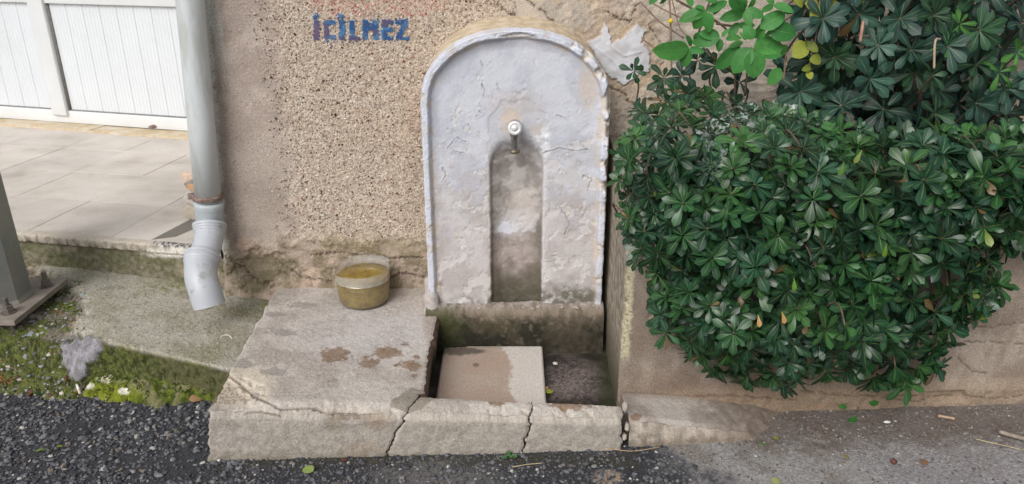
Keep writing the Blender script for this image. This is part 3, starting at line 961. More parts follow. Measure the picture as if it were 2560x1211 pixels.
# mossy toe of old mortar spread at the foot of the slab
xs = np.arange(-1.66, -0.93, 0.004)
ts = np.linspace(0, 1, 44)
X, T = np.meshgrid(xs, ts)
wd = 0.115 * np.clip(sm(-1.66, -1.50, X) * (1 - 0.75 * sm(-1.30, -1.02, X)) + 0.05, 0, 1) + 0.015
n1, n2, n3 = fbm(X * 16, T * 2.2, 81), fbm(X * 45, T * 6, 82), fbm(X * 120, T * 16, 83, 3)
Yv = pav_yf(X) + 0.01 - T * wd * (0.8 + 0.5 * n1)
Zv = 0.062 * (1 - T ** 2.2) * (0.65 + 0.5 * n1) + 0.026 * (n2 - .5) + 0.008 * (n3 - .5) - 0.012 * sm(.85, 1, T)
P = np.stack([X, Yv, Zv], -1)
PX, PY = proj(P)
c = mix(mix(col(64, 74, 32), col(104, 114, 42), sm(.4, .62, n2)), col(124, 120, 88), sm(.5, .62, n1) * .8)
c = mix(c, col(140, 146, 34), 0.5 * blob(PX, PY, 250, 985, 90, 26, n2, .4, 1.4))
c = mix(c, col(222, 218, 200), blob(PX, PY, 222, 965, 13, 8, n1, .25, .6) + blob(PX, PY, 310, 978, 14, 8, n1, .25, .6) + blob(PX, PY, 240, 1010, 7, 4, None, .3))
c = mix(c, col(206, 200, 176), 0.8 * blob(PX, PY, 262, 945, 22, 12, n2, .3, 1.0))
c = c * (0.75 + .5 * n3)[..., None]
toe = sheets('mossy_mortar', [(P, rgba(c, 0.95))], M['moss'])
tag(toe, 'old mortar spread under the slab edge, thick with yellow green moss', None, None, 'structure')

# moss tufts and loose rubble stones
def on_grid(P, mask, n):
    """random points on the cells of a grid where mask is set"""
    iy, ix = np.nonzero(mask[:-1, :-1])
    k = rng.integers(0, len(iy), n)
    a_, b_ = rng.uniform(size=(n, 1)), rng.uniform(size=(n, 1))
    y0, x0 = iy[k], ix[k]
    return P[y0, x0] * (1 - a_) * (1 - b_) + P[y0, x0 + 1] * a_ * (1 - b_) + P[y0 + 1, x0] * (1 - a_) * b_ + P[y0 + 1, x0 + 1] * a_ * b_
PXp, PYp = proj(PAV)
nm = fbm(PAV[..., 0] * 22, PAV[..., 2] * 22 + PAV[..., 1] * 22, 91)
m1 = (((PXp < 210) & (PYp > 700) & (nm > .57)) | ((PYp > 850) & (PXp < 400) & (nm > .53) & (face > .5))) & (lump < .3)
m2 = (nm < 2)
pos = np.concatenate([on_grid(PAV, m1, 3400), on_grid(P, (fbm(X * 30, T * 4, 92) > .56), 1500)])
n = len(pos)
tag(chip_obj('moss', pos, rng.uniform(.0015, .0042, n), pick([col(70, 82, 32), col(90, 102, 38), col(54, 64, 28), col(116, 120, 56)], [4, 4, 3, 2], n, .25), M['debris'], flat=(1, 1, .8), smooth=True), 'green moss growing on the slab edge and the rubble', None, None, 'stuff')
m3 = (PXp < 225) & (PYp > 690) & (slab < .5) & (lump < .3) & (PXp > -60)
pos = on_grid(PAV, m3, 900)
n = len(pos)
tag(chip_obj('rubble', pos, np.clip(rng.lognormal(math.log(.005), .5, n), .002, .016), pick([col(150, 150, 150), col(120, 116, 110), col(186, 182, 172), col(110, 80, 64), col(140, 148, 154)], [4, 5, 2, 2, 2], n), M['stones'], flat=(1, 1, .6)), 'small grey rubble stones under and beside the steel plate', None, None, 'stuff')

# ================================================================== CONCRETE PLATFORM WITH KERB
def yfront(x):
    return 1.972 + (x + 0.94) / 1.28 * 0.055
def ztop(x, y):
    zf = np.interp(x, [-0.94, -0.6, -0.2, 0.34], [0.188, 0.172, 0.155, 0.120])
    t = sm(2.1, 2.6, y)
    return zf * (1 - t) + 0.165 * t
plat = thing('concrete_platform', (-0.4, 2.02, 0), 'cracked concrete platform with a raised kerb around the fountain basin', 'platform')
BX0 = -0.273

def crack_x(py, pts, s, wob=9):
    q = np.array(pts, float)
    return np.interp(py, q[:, 1], q[:, 0]) + (fbm(py * 0.06, py * 0 + s, 100 + s, 3) - .5) * wob * 2

def x_from_px(px, y, z):
    return (px - 1280) / F_PX * (y * CT - (z - EYE) * ST)

# profile of the kerb cross section: from behind over the top edge and down the front
s_front = np.concatenate([np.linspace(0, 0.012, 5), np.linspace(0.016, 0.215, 52)])
CR1 = [(1052, 985), (1030, 1010), (1017, 1036), (1004, 1062), (988, 1085), (983, 1105), (970, 1128), (964, 1150)]
CR2 = [(1352, 985), (1340, 1002), (1327, 1030), (1325, 1060), (1327, 1078), (1312, 1105), (1306, 1140)]
CR3 = [(1548, 985), (1553, 1003), (1560, 1035), (1557, 1070), (1558, 1140)]

def block(name, y_back, xl_fn, xr_fn, nx, shade, extra_rows):
    """one cracked piece of the platform: top and front in one sheet, ends closed"""
    yb = y_back
    tops = np.linspace(1, 0, extra_rows)
    rows = len(tops) + len(s_front) - 1
    Ps = np.zeros((rows, nx, 3))
    xx = np.linspace(-0.9 if nx > 150 else -0.3, 0.1, nx)
    for r_ in range(rows):
        for it in range(5):
            yf = yfront(xx)
            R_ = 0.016 + 0.014 * fbm(xx * 9, xx * 0 + 3, 110)
            if r_ < len(tops):
                yy = yf + (yb - yf) * tops[r_]
                zz = ztop(xx, yy) - R_ * (1 - sm(0, 1, np.clip((yy - yf) / (R_ * 2.2), 0, 1))) * 0.55
            else:
                s_ = s_front[r_ - len(tops) + 1]
                zz = ztop(xx, yf) - R_ * 0.55 - s_
                yy = yf - 0.012 * sm(0, 0.02, s_)
            _, pym = proj(np.stack([xx, yy, zz], -1))
            xl = x_from_px(xl_fn(float(pym[0])), yy[0], zz[0])
            xr = x_from_px(xr_fn(float(pym[-1])), yy[-1], zz[-1])
            xx = xl + (xr - xl) * np.linspace(0, 1, nx)
        Ps[r_] = np.stack([xx, yy, zz], -1)
    return Ps

def deck_colour(P, T_front):
    X, Yq, Zq = P[..., 0], P[..., 1], P[..., 2]
    PX, PY = proj(P)
    ux, uy = X, Yq - Zq
    n1, n2, n3 = fbm(ux * 6, uy * 6, 121), fbm(ux * 32, uy * 32, 122), fbm(ux * 120, uy * 120, 123, 3)
    c = mix(col(186, 179, 172), col(165, 157, 149), sm(.4, .6, n1))
    c = mix(c, col(190, 186, 186), 0.65 * blob(PX, PY, 930, 830, 170, 70, n2, .6, 1.2))
    c = mix(c, col(176, 166, 158), 0.4 * sm(.5, .6, n2))
    c = mix(c, col(128, 116, 106), 0.5 * (vnoise(ux * 150, uy * 150, 124) > .84) * sm(.35, .6, n1))
    c = mix(c, col(206, 198, 188), 0.5 * (vnoise(ux * 170, uy * 170, 125) > .86))
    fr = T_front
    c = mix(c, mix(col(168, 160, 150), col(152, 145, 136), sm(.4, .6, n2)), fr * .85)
    # worn cream lip along the front edge
    lip = (1 - sm(6, 26, np.abs(PY - np.interp(PX, [520, 700, 1000, 1330, 1560], [1005, 1030, 1038, 1042, 1042]) + (n2 - .5) * 46)))
    c = mix(c, col(196, 187, 174), 0.5 * lip * sm(.3, .55, n2))
    c = mix(c, col(206, 194, 174), 0.7 * blob(PX, PY, 610, 960, 75, 45, n2, .5, 1.2))
    br = blob(PX, PY, 560, 985, 55, 30, n2, .4, 1.4) * sm(.4, .55, n3)
    c = mix(c, col(122, 102, 84), 0.7 * br)
    c = mix(c, col(110, 94, 78), 0.75 * blob(PX, PY, 870, 1040, 55, 16, n2, .4, 1.3) * sm(.35, .5, n3))
    c = mix(c, col(126, 116, 100), 0.6 * blob(PX, PY, 835, 1062, 30, 14, n2, .4, 1.3))
    c = mix(c, col(124, 100, 74), 0.45 * blob(PX, PY, 945, 1052, 34, 24, n2, .7, 1.0))
    c = mix(c, col(138, 118, 96), 0.35 * blob(PX, PY, 905, 1125, 60, 22, n2, .6, 1.0))
    # brown wet stains
    wet = np.zeros(PX.shape)
    for cx, cy, rx, ry in ((838, 888, 37, 19), (968, 882, 34, 14), (925, 907, 24, 12), (1024, 914, 30, 13), (1036, 940, 9, 5), (1042, 892, 8, 5), (1240, 1003, 24, 11), (1418, 1012, 48, 15), (1012, 862, 10, 3)):
        wet = np.maximum(wet, blob(PX, PY, cx, cy, rx, ry, fbm(ux * 34, uy * 34, 126, 4, .65), .14, 2.2))
    c = mix(c, col(130, 108, 88), wet * (.55 + .6 * n2))
    gp = np.zeros(PX.shape)
    for cx, cy, rx, ry in ((608, 908, 28, 13), (688, 928, 34, 10), (715, 830, 30, 8), (760, 762, 36, 7), (690, 785, 30, 6), (835, 950, 12, 5), (1015, 855, 10, 3), (640, 985, 14, 6)):
        gp = np.maximum(gp, blob(PX, PY, cx, cy, rx, ry, fbm(ux * 50, uy * 50, 127, 3), .12, 1.4))
    c = mix(c, col(146, 140, 134), 0.75 * gp)
    # darker mortar patch where the kerb meets the deck
    pat = sm(-2, 2, poly_sd(PX, PY, [(975, 1015), (985, 995), (1030, 972), (1095, 985), (1050, 1028), (1020, 1035)]) + (n2 - .5) * 12)
    c = mix(c, col(138, 130, 118), 0.9 * pat)
    c = mix(c, col(150, 132, 120), 0.5 * blob(PX, PY, 1075, 800, 16, 60, n2, .4, 1.0))
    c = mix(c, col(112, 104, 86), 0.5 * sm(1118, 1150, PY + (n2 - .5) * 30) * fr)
    # cracked corner line
    ln = line_d(PX + (n2 - .5) * 14, PY + (n3 - .5) * 10, [(560, 930), (600, 955), (640, 990), (700, 1022), (780, 1020), (830, 1035)])
    ck = 1 - sm(1.2, 4.5, ln)
    c = mix(c, col(104, 88, 74), 0.7 * ck)
    c = mix(c, col(104, 88, 74), 0.8 * (1 - sm(1, 4, line_d(PX, PY + (n2 - .5) * 14, [(610, 1035), (640, 1030), (700, 1040)]))))
    c = c * (0.74 + .52 * n3)[..., None] * (0.9 + .2 * fbm(ux * 70, uy * 70, 128, 2))[..., None]
    hg = 0.008 * (n1 - .5) + 0.004 * (n2 - .5) + 0.003 * (n3 - .5) + 0.008 * np.minimum(fbm(ux * 14, uy * 14, 129, 4) - .46, 0) * lip - 0.006 * ck - 0.0015 * gp + 0.002 * pat
    hg = hg - 0.012 * blob(PX, PY, 560, 985, 70, 36, n2, .6, 1.4) - 0.010 * blob(PX, PY, 860, 1040, 70, 16, n2, .5, 1.2) - 0.006 * lip * sm(.5, .75, n2)
    return c, hg, np.clip(0.85 - 0.12 * wet, 0, 1)

def finish_block(name, Ps, n_top, parent, ends=(True, True), inner=None, label=None):
    rows, nx = Ps.shape[:2]
    T = (np.arange(rows) >= n_top)[:, None] * np.ones((1, nx))
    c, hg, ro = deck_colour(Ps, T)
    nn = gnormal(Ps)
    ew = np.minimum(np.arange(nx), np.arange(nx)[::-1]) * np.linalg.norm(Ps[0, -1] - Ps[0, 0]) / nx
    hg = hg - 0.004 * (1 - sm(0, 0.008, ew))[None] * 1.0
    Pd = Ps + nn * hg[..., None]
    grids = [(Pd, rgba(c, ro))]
    for k, on in enumerate(ends):
        if on:
            colP = Pd[n_top - 12:, 0 if k == 0 else -1] if Pd.shape[0] > n_top + 12 else Pd[:, 0 if k == 0 else -1]
            cen = np.array([colP[:, 0].mean(), colP[:, 1].max(), colP[-1, 2]])
            g_ = np.stack([colP, np.broadcast_to(np.array([0, 1, 0]) * 0.06, colP.shape) + colP], 1)
            g_[:, 1, 1] = np.maximum(g_[:, 1, 1], colP[0, 1])
            grids.append((g_, rgba(np.broadcast_to(col(120, 110, 98), g_.shape), 0.95)))
    if inner is not None:
        grids += inner(Pd)
    return sheets(name, grids, M['concrete'], parent, label)

def xl_deck(py):
    return np.interp(py, [725, 1020, 1150], [689, 522, 521]) + (fbm(np.array([py * .05]), np.array([1.0]), 131, 3)[0] - .5) * 16
def xr_deck(py):
    if py < 985:
        return np.interp(py, [700, 770, 790, 830, 870, 985], [1108, 1100, 1092, 1084, 1072, 1060]) + (fbm(np.array([py * .06]), np.array([2.0]), 132, 3)[0] - .5) * 14
    return crack_x(np.array([py]), CR1, 1)[0] - 2
Ps = block('deck', 2.93, xl_deck, xr_deck, 190, 0, 230)
def inner_deck(Pd):
    # broken inner side of the deck going down into the basin
    edge = Pd[:213, -1]
    ks = np.linspace(0, 1, 26)
    g_ = np.stack([np.stack([edge[:, 0] + (0.012 * sm(0, .15, k_) - 0.022 * k_), edge[:, 1], edge[:, 2] * (1 - k_) - 0.03 * k_], -1) for k_ in ks], 1)
    yy, zz = g_[..., 1], g_[..., 2]
    n2 = fbm(yy * 40, zz * 40, 133)
    g_[..., 0] += 0.012 * (n2 - .5) * sm(0, .2, np.broadcast_to(ks, zz.shape))
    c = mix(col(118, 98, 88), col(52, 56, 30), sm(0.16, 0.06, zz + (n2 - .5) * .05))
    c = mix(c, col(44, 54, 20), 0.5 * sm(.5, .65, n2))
    return [(g_, rgba(c, 0.8))]
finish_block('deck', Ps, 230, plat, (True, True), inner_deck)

def inner_kerb(Pd):
    edge = Pd[0]
    ks = np.linspace(0, 1, 16)
    g_ = np.stack([np.stack([edge[:, 0], edge[:, 1] + 0.006 * k_, edge[:, 2] * (1 - k_) - 0.03 * k_], -1) for k_ in ks], 0)
    n2 = fbm(g_[..., 0] * 30, g_[..., 2] * 30, 134)
    return [(g_, rgba(mix(col(92, 84, 70), col(54, 56, 34), n2), 0.85))]
Ps = block('kerb_block', 2.065, lambda py: crack_x(np.array([py]), CR1, 1)[0] + 2.2 + crack_x(np.array([py * 2.3]), [(0, 0), (0, 9999)], 7, 6)[0], lambda py: crack_x(np.array([py]), CR2, 2)[0] - 2.5, 100, 0, 30)
finish_block('kerb_block', Ps, 30, plat, (True, True), inner_kerb, 'left cracked kerb piece below the loose slab')
Ps = block('kerb_block', 2.075, lambda py: crack_x(np.array([py]), CR2, 2)[0] + 2.2 + crack_x(np.array([py * 2.3]), [(0, 0), (0, 9999)], 8, 6)[0], lambda py: crack_x(np.array([py]), CR3, 3)[0] - 4, 90, 0, 30)
finish_block('kerb_block', Ps, 30, plat, (True, True), inner_kerb, 'right cracked kerb piece at the concrete ramp')
# mortar core seen dark through the cracks
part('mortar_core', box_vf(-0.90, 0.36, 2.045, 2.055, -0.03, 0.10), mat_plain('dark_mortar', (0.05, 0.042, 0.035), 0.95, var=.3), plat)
# stones wedged in the gap at the right end
for px, py, sx, sz in ((1563, 1018, .011, .017), (1567, 1068, .009, .014), (1561, 1092, .009, .011)):
    p = atY(px, py, 2.035)
    v = ICO_V * (1 + rng.uniform(-.2, .2, (12, 1))) * np.array([sx, .02, sz * 1.15]) + p
    part('wedged_stone', (v, ICO_F), M['stones_grey'] if 'stones_grey' in M else M.setdefault('stones_grey', mat_plain('grey_mortar_stone', col(166, 158, 148), .9, scale=90, var=.25, bump=.3)), plat)

# basin floor
xs = np.arange(-0.32, 0.40, 0.005); ys = np.arange(2.04, 2.66, 0.005)
X, Y = np.meshgrid(xs, ys)
n1, n2, n3 = fbm(X * 9, Y * 9, 141), fbm(X * 40, Y * 40, 142), fbm(X * 120, Y * 120, 143, 3)
P = np.stack([X, Y, 0.012 + 0.006 * (n1 - .5) + 0.006 * (n2 - .5)], -1)
PX, PY = proj(P)
c = mix(col(48, 44, 40), col(80, 72, 68), sm(.4, .65, n1))
c = mix(c, col(150, 136, 132), 0.7 * blob(PX, PY, 1430, 955, 60, 40, n2, .7, 1.6) * sm(.35, .6, n3))
c = mix(c, col(50, 56, 30), 0.6 * sm(1490, 1515, PX))
sheets('basin_floor', [(P, rgba(c, 0.45 + .3 * n2))], M['concrete'], plat)

# loose slab lying in the basin
slab_o = thing('loose_slab', (-0.07, 2.35, 0.0), 'loose beige concrete slab lying half wet in the basin', 'slab')
xs = np.linspace(-0.262, 0.117, 96); ts = np.linspace(0, 1, 120)
X, T = np.meshgrid(xs, ts)
Yv = 2.10 + T * 0.487
n2, n3 = fbm(X * 40, Yv * 40, 151), fbm(X * 140, Yv * 140, 152, 3)
Zv = 0.038 + 0.008 * T + 0.0012 * (n2 - .5)
ed = np.minimum(np.minimum(X + 0.262, 0.117 - X), 2.587 - Yv)
Zv = Zv - 0.006 * (1 - sm(0, 0.006, ed)) ** 2 - 0.006 * blob(X, Yv, -.252, 2.60, .08, .03, n2, .2, .8)
P = np.stack([X, Yv, Zv], -1)
PX, PY = proj(P)
wet = sm(-5, 5, (1260 + 30 * sm(890, 990, PY) + 14 * np.sin(PY * .05)) - PX + (n2 - .5) * 26)
c = mix(col(204, 196, 188), col(170, 152, 137), wet * .9)
c = mix(c, col(170, 144, 131), 0.4 * wet * sm(.45, .62, fbm(X * 9, Yv * 9, 153)))
c = mix(c, col(80, 74, 66), blob(PX, PY, 1150, 878, 60, 10, n2, .3, 1.0) * .8)
c = mix(c, col(104, 86, 72), 0.7 * blob(PX, PY, 1190, 913, 8, 5))
c = c * (0.9 + .2 * n3)[..., None]
sides = []
for ring in (P[:, 0], P[:, -1], P[-1]):
    g_ = np.stack([ring, ring * np.array([1, 1, 0]) + np.array([0, 0, 0.012])], 1)
    sides.append((g_, rgba(np.broadcast_to(col(178, 170, 160), g_.shape), 0.85)))
sheets('slab_body', [(P, rgba(c, 0.62 - .2 * wet))] + sides, M['concrete'], slab_o)

# ================================================================== FOUNTAIN
YF = 2.65
FXC, FA, FZS, FZT, FZB = 0.012, 0.331, 0.965, 1.226, 0.185
ftn = thing('wall_fountain', (FXC, YF, FZB), 'arched street fountain with flaking pale lilac paint and a push tap', 'fountain')
th = np.linspace(0, np.pi, 181)
EXP = 0.93
arch = np.stack([FXC + FA * np.sign(np.cos(th)) * np.abs(np.cos(th)) ** EXP, FZS + (FZT - FZS) * np.abs(np.sin(th)) ** EXP], -1)
outline = np.concatenate([[(FXC + FA + .006, FZB)], arch, [(FXC - FA - .004, FZB)]])
zr_ = np.concatenate([np.arange(FZB - 0.02, FZS, 0.0034), FZS + (FZT - FZS) * np.sin(np.linspace(0, np.pi / 2, 92)) ** EXP])
nu = 216
hw = np.where(zr_ < FZS, FA, FA * np.abs(np.cos(np.arcsin(np.clip(((zr_ - FZS) / (FZT - FZS)) ** (1 / EXP), 0, 1)))) ** EXP)
hw = np.maximum(hw, 0.0005)
uu = np.linspace(-1, 1, nu)
uu = np.sign(uu) * np.abs(uu) ** 0.92
X = FXC + hw[:, None] * uu[None]
Z = np.broadcast_to(zr_[:, None], X.shape).copy()
do = line_d(X, Z, [tuple(p) for p in outline[::3]] + [tuple(outline[-1])])
P = np.stack([X, np.full(X.shape, YF), Z], -1)
PX, PY = proj(P)
n1, n2, n3 = fbm(X * 7, Z * 7, 161), fbm(X * 34, Z * 34, 162), fbm(X * 120, Z * 120, 163, 3)
n4 = fbm(X * 16, Z * 16, 164)
rim_w = 0.030 + 0.008 * (n1 - .5)
rim = 1 - sm(rim_w - 0.006, rim_w + 0.008, do + 0.003 * (n2 - .5))
chipR = np.clip(sm(.42, .6, n4) * sm(1395, 1470, PX) * (1 - sm(430, 560, PY)) + 0.8 * blob(PX, PY, 1300, 90, 36, 9, n2, .4, 1.0)
                + sm(.6, .75, n4) * sm(1470, 1500, PX) + 0.5 * sm(.62, .75, n4) * (PX < 1110), 0, 1)
f = 0.024 * rim * (1 - 0.55 * chipR) * (1 - 0.5 * sm(600, 760, PY)) - 0.03 * (1 - sm(0, 0.010 + .012 * chipR, do)) ** 2
# panel slightly dished below the arch
f = f - 0.006 * sm(.03, .07, do) * sm(.35, .8, Z)
# niche
def rbox(x, z, hw_, zt, r):
    qx, qz = np.abs(x) - (hw_ - r), z - (zt - r)
    return -(np.hypot(np.maximum(qx, 0), np.maximum(qz, 0)) + np.minimum(np.maximum(qx, qz), 0) - r)
nx_ = X - 0.017
sdn = rbox(nx_ + 0.004 * (n4 - .5), Z, 0.100, 0.872, 0.075)
niche = sm(0, 0.011 + .055 * sm(.74, .86, Z), sdn + .008 * (n2 - .5))
nd_ = 0.10 + 0.90 * sm(.885, .72, Z + .05 * (n4 - .5))
f = f - 0.026 * niche * nd_ - 0.022 * nd_ * niche * (1 - np.clip(nx_ / 0.1, -1, 1) ** 2) * sm(0, 0.05, sdn)
niche_lip = (1 - sm(0, 0.008, np.abs(sdn)))
sdu = rbox(nx_ - 0.003, Z, 0.108, 0.985, 0.098) + 0.03 * (n2 - .5) + 0.03 * (n4 - .5)
upper = sm(0, 0.006, sdu) * (1 - niche)
f = f - 0.0024 * upper
# flaking paint: one film thickness missing inside islands
fk = fbm(X * 11, Z * 11, 166, 5, .58)
fthr = np.interp(PY, [60, 250, 420, 640, 780], [.70, .655, .605, .585, .60])
peel = sm(0, .005, fk - fthr) * (do > .03)
fk2 = fbm(X * 19 + 3, Z * 19, 168, 5, .6)
peel2 = sm(0, .005, fk2 - fthr - .015) * (do > .02)
f = f - 0.0015 * peel - 0.0011 * peel2
f = f + 0.0006 * (1 - sm(0, .02, np.abs(fk - fthr)))
f = f + 0.005 * (n1 - .5) + 0.0022 * (n2 - .5) + 0.0014 * (n3 - .5) * (1 + 2 * rim)
ck = np.full(PX.shape, 99.)
for L_ in ([(1205, 210), (1212, 235), (1200, 262)], [(1196, 278), (1203, 288), (1190, 293)], [(1120, 372), (1140, 345), (1168, 358)], [(1168, 310), (1172, 322)],
           [(1135, 380), (1160, 384)], [(1104, 420), (1115, 440), (1108, 458)], [(1242, 205), (1246, 230)], [(1200, 155), (1206, 165)], [(1390, 290), (1415, 296)],
           [(1360, 385), (1400, 372), (1440, 380), (1470, 375)], [(1455, 440), (1480, 450), (1470, 480)], [(1400, 520), (1425, 560), (1410, 590)]):
    ck = np.minimum(ck, line_d(PX + (n2 - .5) * 12, PY + (n3 - .5) * 6, L_))
ckm = 1 - sm(.3, 2.0, ck)
f = f - 0.003 * ckm + 0.0018 * (1 - sm(1.5, 6, ck)) * (1 - ckm)
# colours
top_c = mix(col(198, 200, 209), col(186, 189, 199), sm(.4, .6, n1))
low_c = mix(col(191, 186, 185), col(176, 169, 168), sm(.4, .6, n1))
tl = sm(300, 620, PY + (n4 - .5) * 340 + (n2 - .5) * 120)
c = mix(top_c, low_c, tl)
c = mix(c, col(206, 202, 200), 0.6 * peel * (1 - niche))
c = mix(c, col(186, 178, 173), 0.55 * peel2 * (1 - niche) * tl)
c = mix(c, col(192, 192, 196), 0.5 * upper)
c = mix(c, col(182, 174, 170), 0.5 * blob(PX, PY, 1290, 260, 70, 30, n2, .6, 1.2))
c = mix(c, col(206, 184, 160), 0.6 * blob(PX, PY, 1278, 305, 24, 30, n2, .5, 1.4))
c = mix(c, col(200, 184, 168), 0.5 * blob(PX, PY, 1345, 330, 24, 14, n2, .5, 1.4))
c = mix(c, col(226, 229, 236), 0.9 * sm(.4, .55, n2) * blob(PX, PY, 1352, 355, 24, 40, n4, .5, 1.0))
ni_c = mix(col(168, 163, 160), col(138, 131, 126), sm(.42, .58, n4))
ni_c = mix(ni_c, col(186, 179, 175), 0.55 * sm(.5, .62, n2) * sm(430, 560, PY))
ni_c = mix(ni_c, col(170, 152, 146), 0.5 * sm(560, 660, PY))
edg = np.maximum((1 - sm(.001, .007, np.abs(fk - fthr))), (1 - sm(.001, .006, np.abs(fk2 - fthr - .015)))) * (do > .035) * sm(.38, .55, n2)
c = mix(c, col(140, 136, 136), .5 * edg)
c = mix(c, ni_c, niche * (.3 + .65 * sm(.87, .78, Z + .1 * (n4 - .5))))
c = mix(c, col(206, 196, 184), 0.6 * niche_lip * (PX < 1290) * sm(380, 420, PY))
c = mix(c, col(208, 205, 204), 0.6 * niche_lip * (PX > 1290))
dark_band = np.clip(niche * (1 - sm(1222, 1258, PX - (n2 - .5) * 30)) * sm(420, 640, PY), 0, 1)  # niche colour goes darker along its left inside, more so lower down
c = mix(c, col(96, 87, 76), 0.85 * dark_band)
c = mix(c, col(98, 90, 76), 0.75 * np.clip(niche * sm(1312, 1350, PX + (n2 - .5) * 40) * sm(460, 600, PY), 0, 1))
c = mix(c, col(88, 82, 68), 0.85 * niche * sm(640, 720, PY + (n4 - .5) * 80))
c = mix(c, col(212, 214, 222), 0.95 * niche * np.clip(blob(PX, PY, 1268, 580, 26, 20, n2, .25, 1.2) + blob(PX, PY, 1305, 560, 38, 30, n2, .25, 1.6) * .55, 0, 1))
c = mix(c, col(194, 185, 178), 0.6 * niche * blob(PX, PY, 1310, 530, 40, 50, n2, .25, 1.6))
# rim
rc = mix(col(204, 208, 220), col(190, 186, 184), sm(.45, .7, n4))
rc = mix(rc, col(216, 205, 192), chipR * .8)
c = mix(c, rc, rim * .9)
cream = (1 - sm(.004, .014, np.abs(do - rim_w - .006))) * sm(.42, .6, n4)
c = mix(c, col(200, 180, 154), 0.45 * cream)
c = mix(c, col(200, 184, 166), 0.6 * blob(PX, PY, 1470, 215, 24, 55, n2, .5, 1.3))
# mould along the foot
mo = sm(690, 750, PY + (n4 - .5) * 90 - 40 * blob(PX, PY, 1160, 740, 60, 60)) * (1 - rim * .6)
c = mix(c, col(84, 80, 66), 0.8 * mo * sm(.32, .55, n2))
c = mix(c, col(74, 78, 44), 0.6 * blob(PX, PY, 1440, 735, 50, 18, n2, .5, 1.4) * sm(.4, .6, n3))
c = mix(c, col(120, 120, 120), 0.5 * ckm)
c = c * (0.9 + .2 * n3)[..., None]
P = P - f[..., None] * np.array([0, 1, 0])
# rough outer edge
P[..., 0] += (n2 - .5) * 0.006 * (1 - sm(0, .02, do))
P[..., 2] += (n2 - .5) * 0.005 * (1 - sm(0, .02, do)) * (Z > FZS)
# body behind: from the outline back to the wall, over the arch
ring = np.concatenate([P[:, 0], P[::-1, -1]])
ks = np.concatenate([np.linspace(0, .02, 4), np.linspace(.035, Y_WALL + .02 - YF, 16)])
G = np.stack([ring + np.array([0, k_, 0]) for k_ in ks], 1)
G[..., 2] += 0.014 * (ks / .2) * sm(1.0, 1.2, G[..., 2])
gn2 = fbm(G[..., 0] * 30 + G[..., 1] * 17, G[..., 2] * 30 + G[..., 1] * 23, 171)
cenv = np.array([FXC, 0, FZS - .1])
radial = (G - cenv) * np.array([1, 0, 1]); radial /= np.linalg.norm(radial, axis=-1, keepdims=True) + 1e-9
G = G + radial * ((gn2 - .5) * 0.006 * sm(0, .02, ks))[..., None]
gc = mix(col(208, 192, 168), col(186, 168, 142), sm(.4, .6, gn2))
gc = mix(gc, col(206, 206, 212), 1 - sm(.0, .02, np.broadcast_to(ks, gn2.shape) + (gn2 - .5) * .03))
sheets('panel', [(P, rgba(c, 0.62)), (G, rgba(gc, 0.85))], M['paint'], ftn)

# ledge and basin back wall below the panel
xs = np.arange(-0.33, 0.352, 0.0036)
pr = np.array([(2.665, .196), (2.65, .196), (2.635, .194), (2.622, .190), (2.612, .183), (2.606, .172)] + [(2.604 - .02 * k / 40, .165 - .185 * k / 40) for k in range(0, 41)])
K, X = np.meshgrid(np.arange(len(pr)), xs, indexing='ij')
P = np.stack([X, pr[K][..., 0], pr[K][..., 1]], -1)
PX, PY = proj(P)
ux, uy = X, P[..., 2] - P[..., 1]
n1, n2, n3 = fbm(ux * 9, uy * 9, 181), fbm(ux * 36, uy * 36, 182), fbm(ux * 120, uy * 120, 183, 3)
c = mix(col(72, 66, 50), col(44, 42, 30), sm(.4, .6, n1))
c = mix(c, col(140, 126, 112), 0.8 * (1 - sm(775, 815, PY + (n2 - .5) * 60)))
c = mix(c, col(126, 116, 98), 0.5 * sm(.56, .7, n2) * sm(1150, 1250, PX) * (1 - sm(1400, 1500, PX)))
c = mix(c, col(56, 64, 24), 0.7 * (1 - sm(1100, 1190, PX + (n2 - .5) * 60)))
c = mix(c, col(96, 86, 74), 0.6 * sm(1330, 1420, PX) * sm(.35, .6, n2))
c = mix(c, col(186, 176, 170), 0.7 * (1 - sm(762, 782, PY + (n2 - .5) * 40)) * sm(.35, .6, n2))
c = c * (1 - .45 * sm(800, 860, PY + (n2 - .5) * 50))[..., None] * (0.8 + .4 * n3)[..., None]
P = P + gnormal(P) * (0.012 * (n1 - .5) + 0.007 * (n2 - .5) + 0.004 * (n3 - .5))[..., None]
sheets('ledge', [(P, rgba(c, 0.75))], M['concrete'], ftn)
# crumbs of mortar along the ledge
n = 26
pos = np.stack([rng.uniform(-.26, .33, n), rng.uniform(2.612, 2.645, n), np.full(n, .194)], -1)
o = chip_obj('mortar_crumbs', pos, rng.lognormal(math.log(.004), .5, n), pick([col(196, 188, 180), col(168, 158, 148), col(150, 138, 120)], [3, 3, 2], n), M['stones'], ftn, flat=(1.3, 1, .7))
o['kind'] = 'stuff'
# round post foot at the left of the fountain where it meets the deck
v, f_q = tube(spline([(-.303, 2.648, .15), (-.307, 2.646, .185), (-.312, 2.655, .24), (-.315, 2.67, .3)], 8), [.036] * 8 + [.03] * 8 + [.022] * 8 + [.012], 14)
part('foot', (v, f_q), mat_plain('dirty_lilac_paint', col(186, 180, 178), .8, scale=50, c2=col(160, 150, 144), bump=.4), ftn)

